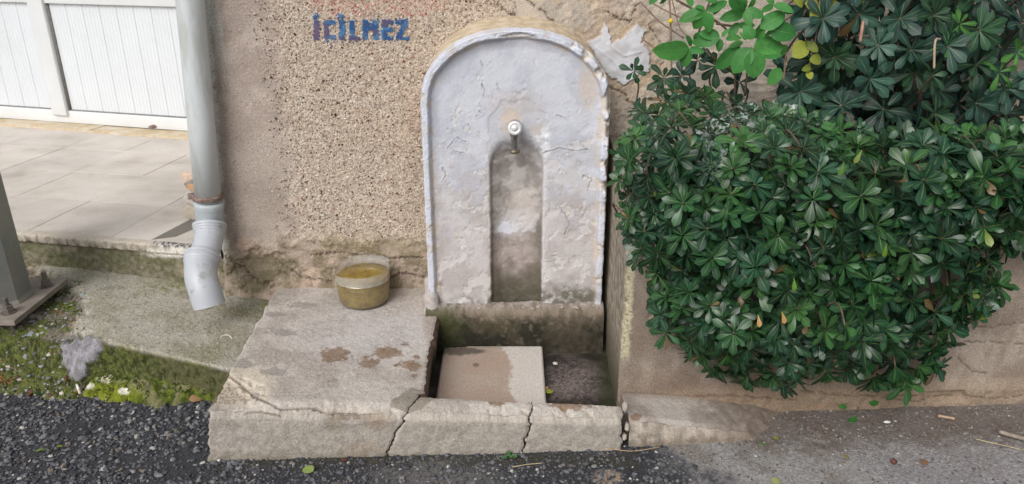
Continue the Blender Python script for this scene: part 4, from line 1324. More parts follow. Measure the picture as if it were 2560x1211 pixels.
# tap
tap = thing('tap', (0, 0, 0), None, None)
tc = atY(1287, 321, 2.585)
tap.parent = ftn
tap.location = tc - LOC[ftn]
LOC[tap] = tc
def lat(name, prof, axis, mat, par, n=32, off=(0, 0, 0), tilt=0):
    v, f_ = lathe(prof, n, axis)
    if tilt:
        v = np.stack([v[:, 0], v[:, 1] * math.cos(tilt) - v[:, 2] * math.sin(tilt), v[:, 1] * math.sin(tilt) + v[:, 2] * math.cos(tilt)], -1)
    return part(name, (v + np.array(off), f_), mat, par, at=LOC[par])
TL = -0.10
lat('body', [(0.0, -.115), (.020, -.115), (.021, -.04), (.0235, -.03), (.0245, -.006), (.0245, -.0015)], 'y', M['chrome_dull'], tap, tilt=TL)
lat('collar', [(.019, -.12), (.030, -.118), (.031, -.108), (.022, -.104)], 'y', M['chrome_dull'], tap, tilt=TL)
lat('push_button', [(.0245, -.0015), (.0248, 0), (.0235, .0035), (.0140, .0042), (.0126, .0022), (.0118, .0022), (.0110, .0048), (.0, .0055)], 'y', M['chrome'], tap, tilt=TL)
lat('spout', [(.0, 0.0), (.0215, -.012), (.0165, -.028), (.0125, -.040), (.0118, -.070), (.0120, -.078)], 'z', M['chrome_dull'], tap, 24, (0, .022, -.004))
lat('nozzle', [(.0122, -.0765), (.0172, -.080), (.0178, -.087), (.0150, -.090), (.0105, -.089), (.0100, -.078)], 'z', M['brassy'], tap, 24, (0, .022, -.004))

# ================================================================== PLANTER WALL
PXC = 0.357
def plant_y(x):
    return 2.205 + (x - PXC) * 0.058
PZ = 0.80
pl = thing('planter_wall', (1.2, 2.3, 0), 'brown rendered retaining wall of the raised bed under the shrubs', 'planter')
xs = np.concatenate([np.arange(PXC, 1.95, 0.0055), np.linspace(2.0, 3.0, 10)])
zs = np.arange(PZ, -0.035, -0.0055)
side_y = np.arange(2.86, plant_y(PXC), -0.008)
pts = np.array([(PXC + 0.012 * (y - 2.2) / .6, y) for y in side_y] + [(x, plant_y(x)) for x in xs])
nside = len(side_y)
Kx, Z = np.meshgrid(np.arange(len(pts)), zs)
P = np.stack([pts[Kx][..., 0], pts[Kx][..., 1], Z], -1)
PX, PY = proj(P)
ux = np.where(Kx < nside, -P[..., 1] + 2.2 + PXC, P[..., 0])
n1, n2, n3 = fbm(ux * 5, Z * 5, 191), fbm(ux * 28, Z * 28, 192), fbm(ux * 110, Z * 110, 193, 3)
isside = 1 - sm(nside - 2, nside + 1, Kx)
c = mix(col(158, 146, 133), col(138, 124, 112), sm(.4, .6, n1))
c = mix(c, col(126, 112, 100), 0.5 * sm(.5, .62, fbm(ux * 14, Z * 6, 196)))
c = mix(c, col(172, 156, 138), 0.5 * sm(.55, .7, fbm(ux * 9, Z * 3, 194)) * sm(2200, 2400, PX))
c = mix(c, col(112, 92, 78), 0.55 * sm(0.22, 0.06, Z + (n2 - .5) * .1) * (1 - sm(2150, 2350, PX)))
c = mix(c, col(150, 130, 108), 0.6 * sm(.13, .03, Z + (n2 - .5) * .06))
c = mix(c, mix(col(168, 158, 144), col(128, 120, 104), sm(.4, .6, n2)), isside)
c = mix(c, col(94, 88, 70), 0.75 * isside * sm(.28, .12, Z + (n2 - .5) * .12))
c = mix(c, col(62, 60, 44), 0.6 * isside * sm(.14, .02, Z + (n2 - .5) * .1))
cw = np.abs(Kx - nside - 3) * 0.0055
pale = (1 - sm(.008, .02, cw + (n2 - .5) * .03)) * sm(.18, .26, Z)
c = mix(c, col(206, 200, 166), 0.8 * pale * sm(.35, .5, n3 * .5 + n2 * .5))
# cracks: horizontal ones above the foot, a broken recess
ck = np.full(PX.shape, 99.)
for L_ in ([(1560, 985), (1700, 990), (1830, 985), (1990, 995)], [(2000, 975), (2120, 985), (2260, 985), (2400, 975)], [(2410, 985), (2480, 992), (2560, 982), (2640, 990)], [(2300, 995), (2400, 990)],
           [(2400, 865), (2402, 900), (2430, 930), (2470, 935)], [(2385, 860), (2460, 855), (2560, 862)], [(2450, 820), (2560, 806)], [(2200, 990), (2300, 1000)]):
    ck = np.minimum(ck, line_d(PX + (n2 - .5) * 24, PY + (n2 - .5) * 16, L_))
ckm = (1 - sm(.3, 2.6, ck)) * (1 - isside) * sm(.35, .5, n2 + .15)
c = mix(c, col(88, 70, 56), 0.75 * ckm)
c = c * (0.78 + .44 * n3)[..., None]
foot = sm(.10, .05, Z + .02 * (n1 - .5)) * (1 - isside)
hg = 0.006 * (n1 - .5) + 0.003 * (n2 - .5) + 0.0015 * (n3 - .5) - 0.004 * ckm + 0.014 * foot + 0.012 * foot * (n2 - .5)
hg = hg - 0.02 * sm(-4, 4, poly_sd(PX, PY, [(2304, 978), (2408, 974), (2412, 998), (2310, 1000)])) * 1.0
nn = gnormal(P)
nn = np.where((Kx < nside)[..., None], np.array([-1., 0, 0]), np.array([0.06, -1, 0]))
P = P + nn * hg[..., None]
top = np.stack([P[0] + np.array([0.0, 0.0, 0]), P[0] + np.where((np.arange(len(pts)) < nside)[:, None], np.array([.14, 0, 0]), np.array([0, .14, 0]))], 0)
sheets('render_coat', [(P, rgba(c, 0.9)), (top, rgba(np.broadcast_to(col(150, 140, 126), top.shape), .9))], M['plaster'], pl)
soil = part('soil', box_vf(PXC + .06, 2.9, 2.32, 2.86, 0.5, 0.755), mat_plain('dark_soil', (0.045, 0.034, 0.025), .95, scale=40, var=.4, bump=.6), pl)

# concrete ramp wedge at the right end of the kerb
ramp = thing('concrete_ramp', (0.5, 2.1, 0), 'thin wedge of grey concrete tapering along the planter wall', 'ramp')
us = np.linspace(0, 1, 150); vs = np.linspace(0, 1, 70)
U, V_ = np.meshgrid(us, vs)
bl, br_ = atZ(1551, 982, .105), atZ(2010, 1004, .0)
fl_, fr_ = atZ(1574, 1045, .098), atZ(1925, 1088, .002)
P = (bl * (1 - U[..., None]) + br_ * U[..., None]) * (1 - V_[..., None]) + (fl_ * (1 - U[..., None]) + fr_ * U[..., None]) * V_[..., None]
n1, n2, n3 = fbm(P[..., 0] * 9, P[..., 1] * 9, 201), fbm(P[..., 0] * 40, P[..., 1] * 40, 202), fbm(P[..., 0] * 120, P[..., 1] * 120, 203, 3)
P[..., 1] += 0.012 * (n2 - .5) * V_
P[..., 2] += 0.005 * (n1 - .5) + .004 * (n2 - .5) - .012 * sm(.86, 1, V_) * (1 - U) - 0.016 * sm(.72, 1, U + .5 * (n1 - .5))
PX, PY = proj(P)
c = mix(col(178, 170, 162), col(154, 144, 136), sm(.4, .62, n1))
c = mix(c, col(120, 106, 94), 0.9 * sm(.5, .92, U + (n2 - .5) * .5 + .25 * (1 - V_)))
c = mix(c, col(128, 106, 88), 0.9 * blob(PX, PY, 1588, 1044, 14, 9, n2, .1, 1.))
c = mix(c, col(140, 120, 104), 0.5 * sm(.25, .0, V_ + (n2 - .5) * .2))
c = c * (.85 + .3 * n3)[..., None]
fe = P[-1]
ks = np.linspace(0, 1, 26)
G = np.stack([np.stack([fe[:, 0], fe[:, 1] - .012 * sm(0, .3, k_) - .005 * k_, fe[:, 2] * (1 - k_) - .02 * k_], -1) for k_ in ks], 0)
gn = fbm(G[..., 0] * 30, G[..., 2] * 30, 204)
G[..., 1] -= .012 * (gn - .5)
gc = mix(mix(col(176, 165, 152), col(150, 140, 128), sm(.4, .6, gn)), col(110, 98, 82), 0.5 * sm(.03, 0, G[..., 2]))
gc = mix(gc, col(120, 106, 94), .8 * sm(.45, .95, np.broadcast_to(us, gn.shape)))
le = P[:, 0]
H = np.stack([le, le * np.array([1, 1, 0]) + np.array([.002, 0, -.02])], 1)
sheets('ramp_body', [(P, rgba(c, .88)), (G, rgba(gc, .9)), (H, rgba(np.broadcast_to(col(140, 128, 114), H.shape), .9))], M['concrete'], ramp)

# ================================================================== DRAINPIPE
YP = 2.80
def pp_(px, py, y): return atY(px, py, y)
pipe = thing('drainpipe', tuple(pp_(521, 490, YP)), 'grey plastic drainpipe ending in an elbow over the mossy slab', 'drainpipe')
p_top = pp_(475, 0, YP); p_bot = pp_(521, 500, YP)
dirp = (p_top - p_bot) / np.linalg.norm(p_top - p_bot)
RP = 0.0485
part('pipe', tube([p_bot, p_bot + dirp * .3, p_bot + dirp * .7, p_bot + dirp * 2.0], RP, 40), M['pvc'], pipe)
c0 = pp_(522, 504, YP); c1 = pp_(526, 580, YP)
dc = (c1 - c0) / np.linalg.norm(c1 - c0)
part('coupling', tube([c0, c0 + dc * .004, c0 + dc * .012, c0 + dc * .026, c0 + dc * .030, c0 + dc * .034, c1], [.050, .0545, .0555, .0555, .0535, .0525, .0515], 40), M['pvc_blue'], pipe)
el = spline([pp_(524, 560, 2.79), pp_(523, 590, 2.76), pp_(515, 625, 2.71), pp_(506, 652, 2.67)], 14)
part('elbow', tube(el, np.concatenate([[.0565], [.0605] * 3, [.061] * 3, [.0575] * 4, [.0535] * (len(el) - 11)]), 40), M['pvc_new'], pipe)
el2 = spline([pp_(507, 640, 2.69), pp_(502, 665, 2.65), pp_(503, 695, 2.61), pp_(512, 725, 2.585), pp_(524, 764, 2.57)], 14)
m_ = len(el2)
v, fq = tube(el2, [.0635] * 6 + [.0645] * 5 + [.060] * 3 + [.0585] * (m_ - 14), 40, cap=False)
# open mouth: inner wall
v2, fq2 = tube(el2[-10:], .0535, 40, cap=False)
part('outlet', merge([(v, fq), (v2, fq2)]), M['pvc_new'], pipe)
for nm_, pth, k0, r0 in (('collar', el2, 3, .0672), ('collar', el, 2, .0632)):
    p0_, d0_ = pth[k0], pth[k0 + 1] - pth[k0]
    d0_ = d0_ / np.linalg.norm(d0_)
    part(nm_, tube([p0_ - d0_ * .007, p0_ - d0_ * .0068, p0_ - d0_ * .005, p0_, p0_ + d0_ * .005, p0_ + d0_ * .0068, p0_ + d0_ * .007], [r0 - .010, r0 - .002, r0, r0, r0, r0 - .002, r0 - .010], 40), M['pvc_new'], pipe)
rg = np.arange(40)
part('mouth_rim', (np.concatenate([v[-40:], v2[-40:]]), np.stack([rg, (rg + 1) % 40, 40 + (rg + 1) % 40, 40 + rg], -1)), M['pvc_new'], pipe)
cb = pp_(518.5, 491, YP)
part('clamp', tube([cb - dirp * .010, cb - dirp * .0095, cb - dirp * .004, cb + dirp * .004, cb + dirp * .0095, cb + dirp * .010], [.050, .0555, .0575, .0575, .0555, .050], 40), M['rust'], pipe)
cl = pp_(482, 491, YP - .01)
part('clamp_ear', box_vf(cl[0] - .018, cl[0] + .03, cl[1] - .008, cl[1] + .008, cl[2] - .012, cl[2] + .012, .004), M['rust'], pipe)

# ================================================================== STEEL POST ON ITS BASE PLATE
post = thing('steel_post', (-1.99, 2.655, .205), 'grey galvanised steel post bolted on a raised base plate', 'post')
PZ0 = 0.217
a8 = np.arange(8) * np.pi / 4 + np.pi / 8
ring = np.stack([np.cos(a8), np.sin(a8)], -1) * 0.122
zz = np.array([PZ0, PZ0 + .004, 3.0])
V = np.concatenate([np.concatenate([ring * k_, np.full((8, 1), z)], -1) for k_, z in ((1.07, zz[0]), (1.0, zz[1] + .012), (0.93, zz[2]))])
V[:, :2] += np.array([-1.985, 2.655])
i8 = np.arange(8); j8 = (i8 + 1) % 8
part('shaft', (V, np.concatenate([np.stack([i8, j8, 8 + j8, 8 + i8], -1), np.stack([8 + i8, 8 + j8, 16 + j8, 16 + i8], -1)])), M['galv'], post, smooth=False)
part('base_plate', box_vf(-2.18, -1.808, 2.472, 2.838, .196, .216, .002), M['plate'], post, smooth=False)
def hex_vf(r, h, z=0):
    a6 = np.arange(6) * np.pi / 3
    rr_ = np.stack([np.cos(a6), np.sin(a6)], -1) * r
    V = np.concatenate([np.concatenate([rr_, np.full((6, 1), z)], -1), np.concatenate([rr_, np.full((6, 1), z + h * .85)], -1), np.concatenate([rr_ * .86, np.full((6, 1), z + h)], -1), [[0, 0, z + h]]])
    i = np.arange(6); j = (i + 1) % 6
    return V, [np.concatenate([np.stack([i, j, 6 + j, 6 + i], -1), np.stack([6 + i, 6 + j, 12 + j, 12 + i], -1)]), np.stack([12 + i, 12 + j, np.full(6, 18)], -1)]
rod = lathe([(0, .062), (.0085, .062), (.0095, .058)] + [(.0095 if k % 2 else .0085, .056 - k * .003) for k in range(9)] + [(.0095, .02), (.0095, -.12)], 14)
rod_me = make_mesh('bolt', rod[0], rod[1], M['bolt'])
nut = merge([hex_vf(.0195, .017, .004), (lathe([(.0, .004), (.026, .004), (.026, 0)], 20)[0], lathe([(.0, .004), (.026, .004), (.026, 0)], 20)[1]), hex_vf(.0175, .010, .021)])
nut_me = make_mesh('nut', nut[0], nut[1], M['bolt'], smooth=False)
for bx, by in ((atZ(117, 716, .216)[0], atZ(117, 716, .216)[1]), (atZ(22, 782, .216)[0], atZ(22, 782, .216)[1]), (-2.13, 2.79), (-2.13, 2.52)):
    b_ = link('bolt', rod_me, post, (bx, by, .216))
    link('nut', nut_me, b_, (bx, by, .216))

# ================================================================== CUT-DOWN WATER BOTTLE
TUBC = np.array([-0.585, 2.735, 0.168])
tub = thing('plastic_tub', tuple(TUBC), 'cut off clear plastic bottle bottom holding murky olive water', 'tub')
cm, ct, cb_ = new_mat('clear_plastic')
gl = node(ct, 'ShaderNodeBsdfGlossy'); gl.inputs['Roughness'].default_value = .12
trn = node(ct, 'ShaderNodeBsdfTransparent'); trn.inputs['Color'].default_value = (.93, .93, .91, 1)
dfs = node(ct, 'ShaderNodeBsdfDiffuse'); dfs.inputs['Color'].default_value = (.75, .75, .72, 1)
m1_ = node(ct, 'ShaderNodeMixShader'); m1_.inputs[0].default_value = .05
ct.links.new(trn.outputs[0], m1_.inputs[1]); ct.links.new(dfs.outputs[0], m1_.inputs[2])
m2_ = node(ct, 'ShaderNodeMixShader'); m2_.inputs[0].default_value = .07
ct.links.new(m1_.outputs[0], m2_.inputs[1]); ct.links.new(gl.outputs[0], m2_.inputs[2])
ct.links.new(m2_.outputs[0], ct.nodes['Material Output'].inputs['Surface'])
rm = cm.copy(); rm.name = 'milky_plastic'
for n_ in rm.node_tree.nodes:
    if n_.type == 'MIX_SHADER' and abs(n_.inputs[0].default_value - .05) < .01: n_.inputs[0].default_value = .3
prof = [(.0, .003), (.085, .002), (.094, .006), (.099, .016), (.101, .04), (.1025, .061), (.1046, .0635), (.1025, .066), (.103, .079), (.1055, .0815), (.103, .084), (.1035, .098), (.106, .101), (.1035, .104), (.1050, .125), (.1055, .142), (.1062, .146)]
v, fq = lathe(prof, 72)
ang = np.arctan2(v[:, 1], v[:, 0])
def rimlift(ang): return .010 * np.cos(ang - .5) + .004 * np.sin(3 * ang + 1)
v[:, 2] += rimlift(ang) * sm(.10, .146, v[:, 2])
k1 = 72 * 13
part('shell', (v[:k1] + TUBC, fq[:72 * 12]), cm, tub)
part('rim_band', (v[72 * 12:] + TUBC, fq[72 * 12:] - 72 * 12), rm, tub)
wm = mat_plain('murky_water', col(152, 130, 66), .08, scale=30, c2=col(116, 94, 46), bump=0, spec=.5)
wp = [(.0, .005), (.084, .004), (.093, .008), (.098, .018), (.100, .04), (.1015, .062), (.102, .08), (.1024, .098), (.1026, .112), (.1014, .1135), (.05, .1128), (.0, .1128)]
v, fq = lathe(wp, 72)
v[:, 2] += .005 * np.cos(np.arctan2(v[:, 1], v[:, 0]) - .5) * sm(.09, .112, v[:, 2]) * (np.hypot(v[:, 0], v[:, 1]) / .1)
part('water', (v + TUBC, fq), wm, tub)

# ================================================================== SHRUBS
def leaf_template(w_t, w_v, na=6, nc=4, bend=.22, fold=.16, curl=0.0):
    t = np.linspace(0, 1, na + 1)
    s = np.linspace(-1, 1, nc + 1)
    Tm, Sm = np.meshgrid(t, s, indexing='ij')
    w = np.interp(Tm, w_t, w_v)
    x = Sm * w
    y = Tm
    z = fold * np.abs(Sm) * w - curl * np.abs(Sm) ** 3 * w - bend * Tm ** 2
    V = np.stack([x, y, z], -1).reshape(-1, 3)
    uv = np.stack([Sm, Tm], -1).reshape(-1, 2)
    nx = nc + 1
    return V, grid_faces(na + 1, nx), uv
OBOV = ([0, .08, .22, .42, .62, .78, .9, .97, 1], [.03, .035, .07, .15, .215, .235, .19, .10, .015])
OVAL = ([0, .04, .1, .2, .3, .4, .48, .56, .64, .72, .79, .86, .92, 1], [.01, .06, .18, .28, .31, .345, .32, .335, .29, .30, .235, .225, .13, .01])
T_OB = leaf_template(*OBOV, bend=.16, fold=.20, curl=.12)
T_OB2 = leaf_template(*OBOV, bend=.34, fold=.12, curl=.2)
T_OV = leaf_template(*OVAL, na=12, bend=.30, fold=.18, curl=.06)

class Leaves:
    def __init__(s): s.b, s.d, s.n, s.L, s.W, s.c, s.a, s.k = [], [], [], [], [], [], [], []
    def add(s, base, d, nrm, L, Wd, c, alpha=0., k=0):
        s.b.append(base); s.d.append(d); s.n.append(nrm); s.L.append(L); s.W.append(Wd); s.c.append(c); s.a.append(alpha); s.k.append(k)
    def arrays(s, temps):
        b, d, n_, L, Wd, c, a = (np.array(x, float) for x in (s.b, s.d, s.n, s.L, s.W, s.c, s.a))
        d /= np.linalg.norm(d, axis=1, keepdims=True)
        n_ = n_ - d * np.sum(n_ * d, 1, keepdims=True)
        n_ /= np.linalg.norm(n_, axis=1, keepdims=True) + 1e-9
        sd = np.cross(d, n_)
        k = np.array(s.k)
        t = np.stack([temps[i][0] for i in range(len(temps))])[k]
        wig = rng.uniform(.75, 1.25, (len(b), 1))
        P = b[:, None] + t[..., 0:1] * (L * Wd)[:, None, None] * sd[:, None] + t[..., 1:2] * L[:, None, None] * d[:, None] + (t[..., 2] * wig)[..., None] * L[:, None, None] * n_[:, None]
        return P, np.concatenate([c, a[:, None]], -1), n_

def build_leaves(root, lv, temps, mat, limit=300, mass='foliage'):
    """the leaves that show largest become parts of their own, the others one mass"""
    P, C, N = lv.arrays(temps)
    n, nv = P.shape[:2]
    Fc, uv = temps[0][1], temps[0][2]
    base = root_loc(root)
    eye = np.array([0, 0, EYE])
    # which show: occlusion against coarse leaves
    ii = [0, 0]
    q = np.stack([P[:, nv // 2 - 2], P[:, 2], P[:, nv // 2 + 2], P[:, nv - 3]], 1)
    polys = [(4 * i, 4 * i + 1, 4 * i + 3) for i in range(n)] + [(4 * i + 1, 4 * i + 2, 4 * i + 3) for i in range(n)]
    bvh = BVHTree.FromPolygons([tuple(p) for p in q.reshape(-1, 3)], polys)
    cen = P.mean(1)
    vis = np.zeros(n)
    for i in range(n):
        for w_ in (0, 1, -1):
            p = Vector(cen[i] * .7 + q[i, 3 if w_ == 1 else (0 if w_ == 0 else 2)] * .3)
            dv = Vector(eye) - p
            dd = dv.normalized()
            hit = bvh.ray_cast(p + dd * .012, dd)
            if hit[0] is None: vis[i] += 1 / 3
    vd = eye - cen
    dist = np.linalg.norm(vd, axis=1)
    a1 = np.linalg.norm(np.cross(q[:, 3] - q[:, 1], q[:, 2] - q[:, 0]), axis=1)
    fn = np.cross(q[:, 3] - q[:, 1], q[:, 2] - q[:, 0]); fn /= np.linalg.norm(fn, axis=1, keepdims=True) + 1e-9
    facing = np.abs(np.sum(fn * vd, 1)) / dist
    px, py = proj(cen)
    inside = (px > -20) & (px < 2580) & (py > -20) & (py < 1230)
    score = vis * a1 * facing / dist ** 2 * inside
    order = np.argsort(-score)
    mine = [i for i in order[:limit] if score[i] > 0]
    rest = np.setdiff1d(np.arange(n), mine)
    for i in mine:
        me = make_mesh('leaf', P[i] - base, Fc, mat, np.repeat(C[i][None], nv, 0), uv)
        link('leaf', me, root)
    if len(rest):
        k = len(rest)
        Fm = (Fc[None] + nv * np.arange(k)[:, None, None]).reshape(-1, 4)
        me = make_mesh(mass, P[rest].reshape(-1, 3) - base, Fm, mat, np.repeat(C[rest], nv, 0), np.tile(uv, (k, 1)))
        o = link(mass, me, root)
        o['kind'] = 'stuff'

GREENS = [col(38, 74, 44), col(30, 62, 40), col(44, 82, 46), col(54, 92, 50), col(34, 68, 50), col(30, 60, 42)]
def rosette(lv, C, axis, L, n, tints, dust=0., spread=1.0, wmul=1.0, nk=2, droop=0.12):
    axis = axis / np.linalg.norm(axis)
    u = np.cross(axis, [0.3, 0.2, 1.0]); u /= np.linalg.norm(u)
    v = np.cross(axis, u)
    ph = rng.uniform(0, 6.28)
    tint = tints[rng.integers(len(tints))] * rng.uniform(.62, 1.2)
    for i in range(n):
        t = i / max(n - 1, 1)                      # 0 outermost
        a = ph + i * 2.39996 + rng.normal(0, .12)
        el = R(4 + 66 * t ** 1.2 + rng.normal(0, 11)) * spread
        r = np.cos(a) * u + np.sin(a) * v
        d = r * math.cos(el) + axis * math.sin(el) + np.array([0, 0, -droop * (1 - t)])
        nr = -r * math.sin(el) + axis * math.cos(el) + rng.normal(0, .12, 3)
        ll = L * (1.0 - .42 * t ** 1.5) * rng.uniform(.82, 1.14)
        c = tint * rng.uniform(.8, 1.22) * (1 + .35 * t)
        if rng.uniform() < .006: c = col(110, 130, 56)
        elif rng.uniform() < .006: c = col(112, 90, 60)
        lv.add(C + r * .004 - axis * .004, d, nr, ll, rng.uniform(.88, 1.12) * wmul, c, dust, int(rng.integers(nk)))

def stem_path(p0, p1, sag=.05):
    p0, p1 = np.array(p0), np.array(p1)
    m = (p0 + p1) / 2 + np.array([rng.normal(0, .02), rng.normal(0, .02), sag])
    return spline([p0, m, p1], 6)

def poisson_px(poly, spacing, inset, tries=14000):
    xs_, ys_ = zip(*poly)
    cand = np.stack([rng.uniform(min(xs_), max(xs_), tries), rng.uniform(min(ys_), max(ys_), tries)], -1)
    sd = poly_sd(cand[:, 0], cand[:, 1], poly)
    cand, sd = cand[sd > inset], sd[sd > inset]
    out, os_ = [], []
    for p, s_ in zip(cand, sd):
        if all((p[0] - q[0]) ** 2 + (p[1] - q[1]) ** 2 > spacing ** 2 for q in out):
            out.append(p); os_.append(s_)
    return np.array(out), np.array(os_)

MAIN = [(1535, 560), (1512, 420), (1535, 330), (1550, 250), (1620, 205), (1700, 185), (1800, 210), (1880, 235), (1960, 250), (2080, 268), (2170, 295),
        (2290, 325), (2330, 285), (2420, 300), (2490, 300), (2700, 330), (2700, 650), (2560, 650), (2525, 655), (2550, 710), (2505, 790), (2430, 835), (2390, 850),
        (2385, 930), (2300, 990), (2190, 1005), (2080, 965), (1970, 1000), (1850, 980), (1760, 955), (1690, 890), (1635, 860), (1605, 780), (1610, 705), (1545, 650)]
GAPS = [[(2300, 650), (2335, 650), (2345, 712), (2312, 720)]]
shrub = thing('glossy_shrub', (1.1, 2.45, .75), 'dense dark green shrub of glossy leaf rosettes spilling over the planter wall', 'shrub')
lv = Leaves()
stems = []
def front_y(sd, py, px):
    lobes = (fbm(np.array([px * .0065]), np.array([py * .0065]), 221, 3)[0] - .5)
    y = 2.17 - .30 * (1 - math.exp(-max(sd, 0) / 110)) - .22 * lobes
    return y + .42 * float(sm(420, 210, py)) ** 1.3 + .05 * float(sm(2100, 2500, px))
def dusty(px, py):
    d = max(math.exp(-((px - 1775) / 38) ** 2 - ((py - 370) / 80) ** 2), math.exp(-((px - 1975) / 50) ** 2 - ((py - 275) / 42) ** 2), .9 * math.exp(-((px - 1870) / 60) ** 2 - ((py - 300) / 50) ** 2))
    return float(np.clip(1.1 * d * rng.uniform(.3, 1.1), 0, 1)) if d > .25 else 0.
for poly, sp in ((MAIN, 43),):
    for layer, (spc, back) in enumerate(((sp, 0.0), (sp * 1.0, .075), (sp * 1.25, .16))):
        pts, sds = poisson_px(poly, spc, (32, 36, 44)[layer])
        for (px, py), sd in zip(pts, sds):
            if any(poly_sd(np.array([px]), np.array([py]), g_)[0] > -16 for g_ in GAPS): continue
            e = 12.
            g0 = front_y(sd, py, px)
            sdx = float(poly_sd(np.array([px + e]), np.array([py]), poly)[0]); sdy = float(poly_sd(np.array([px]), np.array([py - e]), poly)[0])
            k_ = e / 760
            fx, fz = (front_y(sdx, py, px + e) - g0) / k_, (front_y(sdy, py - e, px) - g0) / k_
            nrm = np.array([np.clip(fx, -1.6, 1.6), -1.0, np.clip(fz, -1.2, 1.6)])
            nrm = nrm / np.linalg.norm(nrm) + np.array([0, 0, .55]) + rng.normal(0, .30, 3)
            low_ = float(sm(720, 980, py))
            nrm = nrm + np.array([0, -.3, -.45]) * low_
            y = g0 + back + rng.normal(0, .032)
            C = atY(px, py, min(y, 2.62))
            if y > 2.15 and C[2] < .82: C = atY(px, py, 2.13)
            small = px < 1640
            L = rng.uniform(.046, .066) * (.86 if small else 1) * (1.16 if px > 2150 else 1)
            rosette(lv, C, nrm, L, int(rng.integers(11, 17)), GREENS, dusty(px, py), 1.0, .9, 2, .12 + .5 * low_)
            if layer == 0 and rng.uniform() < .5:
                stems.append((C - nrm / np.linalg.norm(nrm) * .004, C + np.array([0, .16, -.06 + .1 * low_])))
# a few yellowing and scorched leaves
for px, py, c_ in ((1895, 808, col(226, 180, 120)), (1955, 800, col(220, 170, 110)), (2215, 630, col(110, 140, 40)), (2110, 425, col(98, 140, 60)), (1985, 715, col(104, 150, 56)), (2155, 395, col(140, 158, 84))):
    C = atY(px, py - 20, 1.80)
    lv.add(C, np.array([rng.normal(0, .2), -.25, -1]), np.array([0, -1, .2]), .036, .8, c_ * .75)
build_leaves(shrub, lv, (T_OB, T_OB2), M['leaf'])
bt_ = [tube(stem_path(a_, b_), .0028, 6) for a_, b_ in stems]
trunk_paths = []
for x_ in (.75, 1.0, 1.2):
    for k in range(3):
        trunk_paths.append(tube(spline([(x_, 2.45, .74), (x_ + rng.normal(0, .06), 2.35, .84), (x_ + rng.normal(0, .1), 2.17, .85), (x_ + rng.normal(0, .12), 2.12, .5 + .14 * k)], 8), np.linspace(.012, .005, 25), 8))
part('twigs', merge(bt_), M['bark'], shrub)['kind'] = 'stuff'
for b_ in trunk_paths: part('branch', b_, M['bark'], shrub)

# taller shrub behind with longer, bluer leaves
BACK = [(1990, -80), (2640, -80), (2640, 420), (2480, 380), (2300, 350), (2100, 310), (1985, 260), (1950, 190), (2020, 120)]
sh2 = thing('tall_shrub', (1.45, 2.62, .75), 'taller bluish green shrub with large leaf rosettes against the wall', 'shrub')
lv = Leaves()
BLUES = [col(42, 72, 62), col(36, 64, 56), col(50, 80, 68), col(44, 76, 52), col(34, 60, 50)]
st2 = []
for spc, yb, inset in ((82, 2.46, 20), (76, 2.56, 14), (78, 2.66, 6), (84, 2.74, 0)):
    pts, _ = poisson_px(BACK, spc, inset)
    for px, py in pts:
        if px > 2470 and rng.uniform() < .4: continue
        C = atY(px, py, yb + rng.normal(0, .03))
        ax = np.array([rng.normal(0, .35), -1 + rng.normal(0, .2), .25 + rng.normal(0, .3)])
        rosette(lv, C, ax, rng.uniform(.070, .094), int(rng.integers(10, 14)), BLUES, 0, .9, .92)
        st2.append((C, C + np.array([rng.normal(0, .05), .06 + (2.7 - yb) * .4, -.14])))
for px, py, L in ((1585, 178, .048), (1790, 165, .07), (1745, 150, .055), (1850, 205, .06), (1660, 195, .06), (1705, 190, .06), (2040, 330, .085), (2100, 215, .10), (2060, 225, .09)):
    C = atY(px, py, 2.60)
    rosette(lv, C, np.array([rng.normal(0, .2), -1, .4]), L, 9, BLUES, 0, .9)
    st2.append((C, C + np.array([.02, .04, -.12])))
for px, py in ((2400, 60), (2545, 130), (2500, 180), (2375, 115)):
    rosette(lv, atY(px, py, 2.42), np.array([.1, -1, .5]), .055, 7, [col(66, 116, 48)], 0, .8, .8)
build_leaves(sh2, lv, (T_OB, T_OB2), M['leaf_big'])
part('twigs', merge([tube(stem_path(a_, b_, .01), .003, 6) for a_, b_ in st2]), M['bark'], sh2)['kind'] = 'stuff'
tr = []
for px0, px1 in ((2090, 2060), (2160, 2200), (2260, 2180), (2330, 2400), (2420, 2470), (2540, 2520), (2500, 2600)):
    tr.append(tube(spline([atY(px0 - 20, 470, 2.66), atY((px0 + px1) / 2 + rng.normal(0, 25), 260, 2.7), atY(px1, 90, 2.66), atY(px1 + rng.normal(0, 60), -120, 2.62)], 8), np.linspace(.010, .004, 25), 8))
for b_ in tr: part('branch', b_, M['bark'], sh2)
part('dead_twig', tube(spline([atY(2335, 172, 2.36), atY(2338, 105, 2.38), atY(2350, 98, 2.40)], 8), .0035, 8), mat_plain('grey_twig', col(170, 150, 132), .9), sh2)
part('dead_twig', tube(spline([atY(2150, 105, 2.40), atY(2155, 75, 2.40), atY(2158, 55, 2.42)], 8), .005, 8), mat_plain('pink_twig', col(166, 130, 112), .9), sh2)

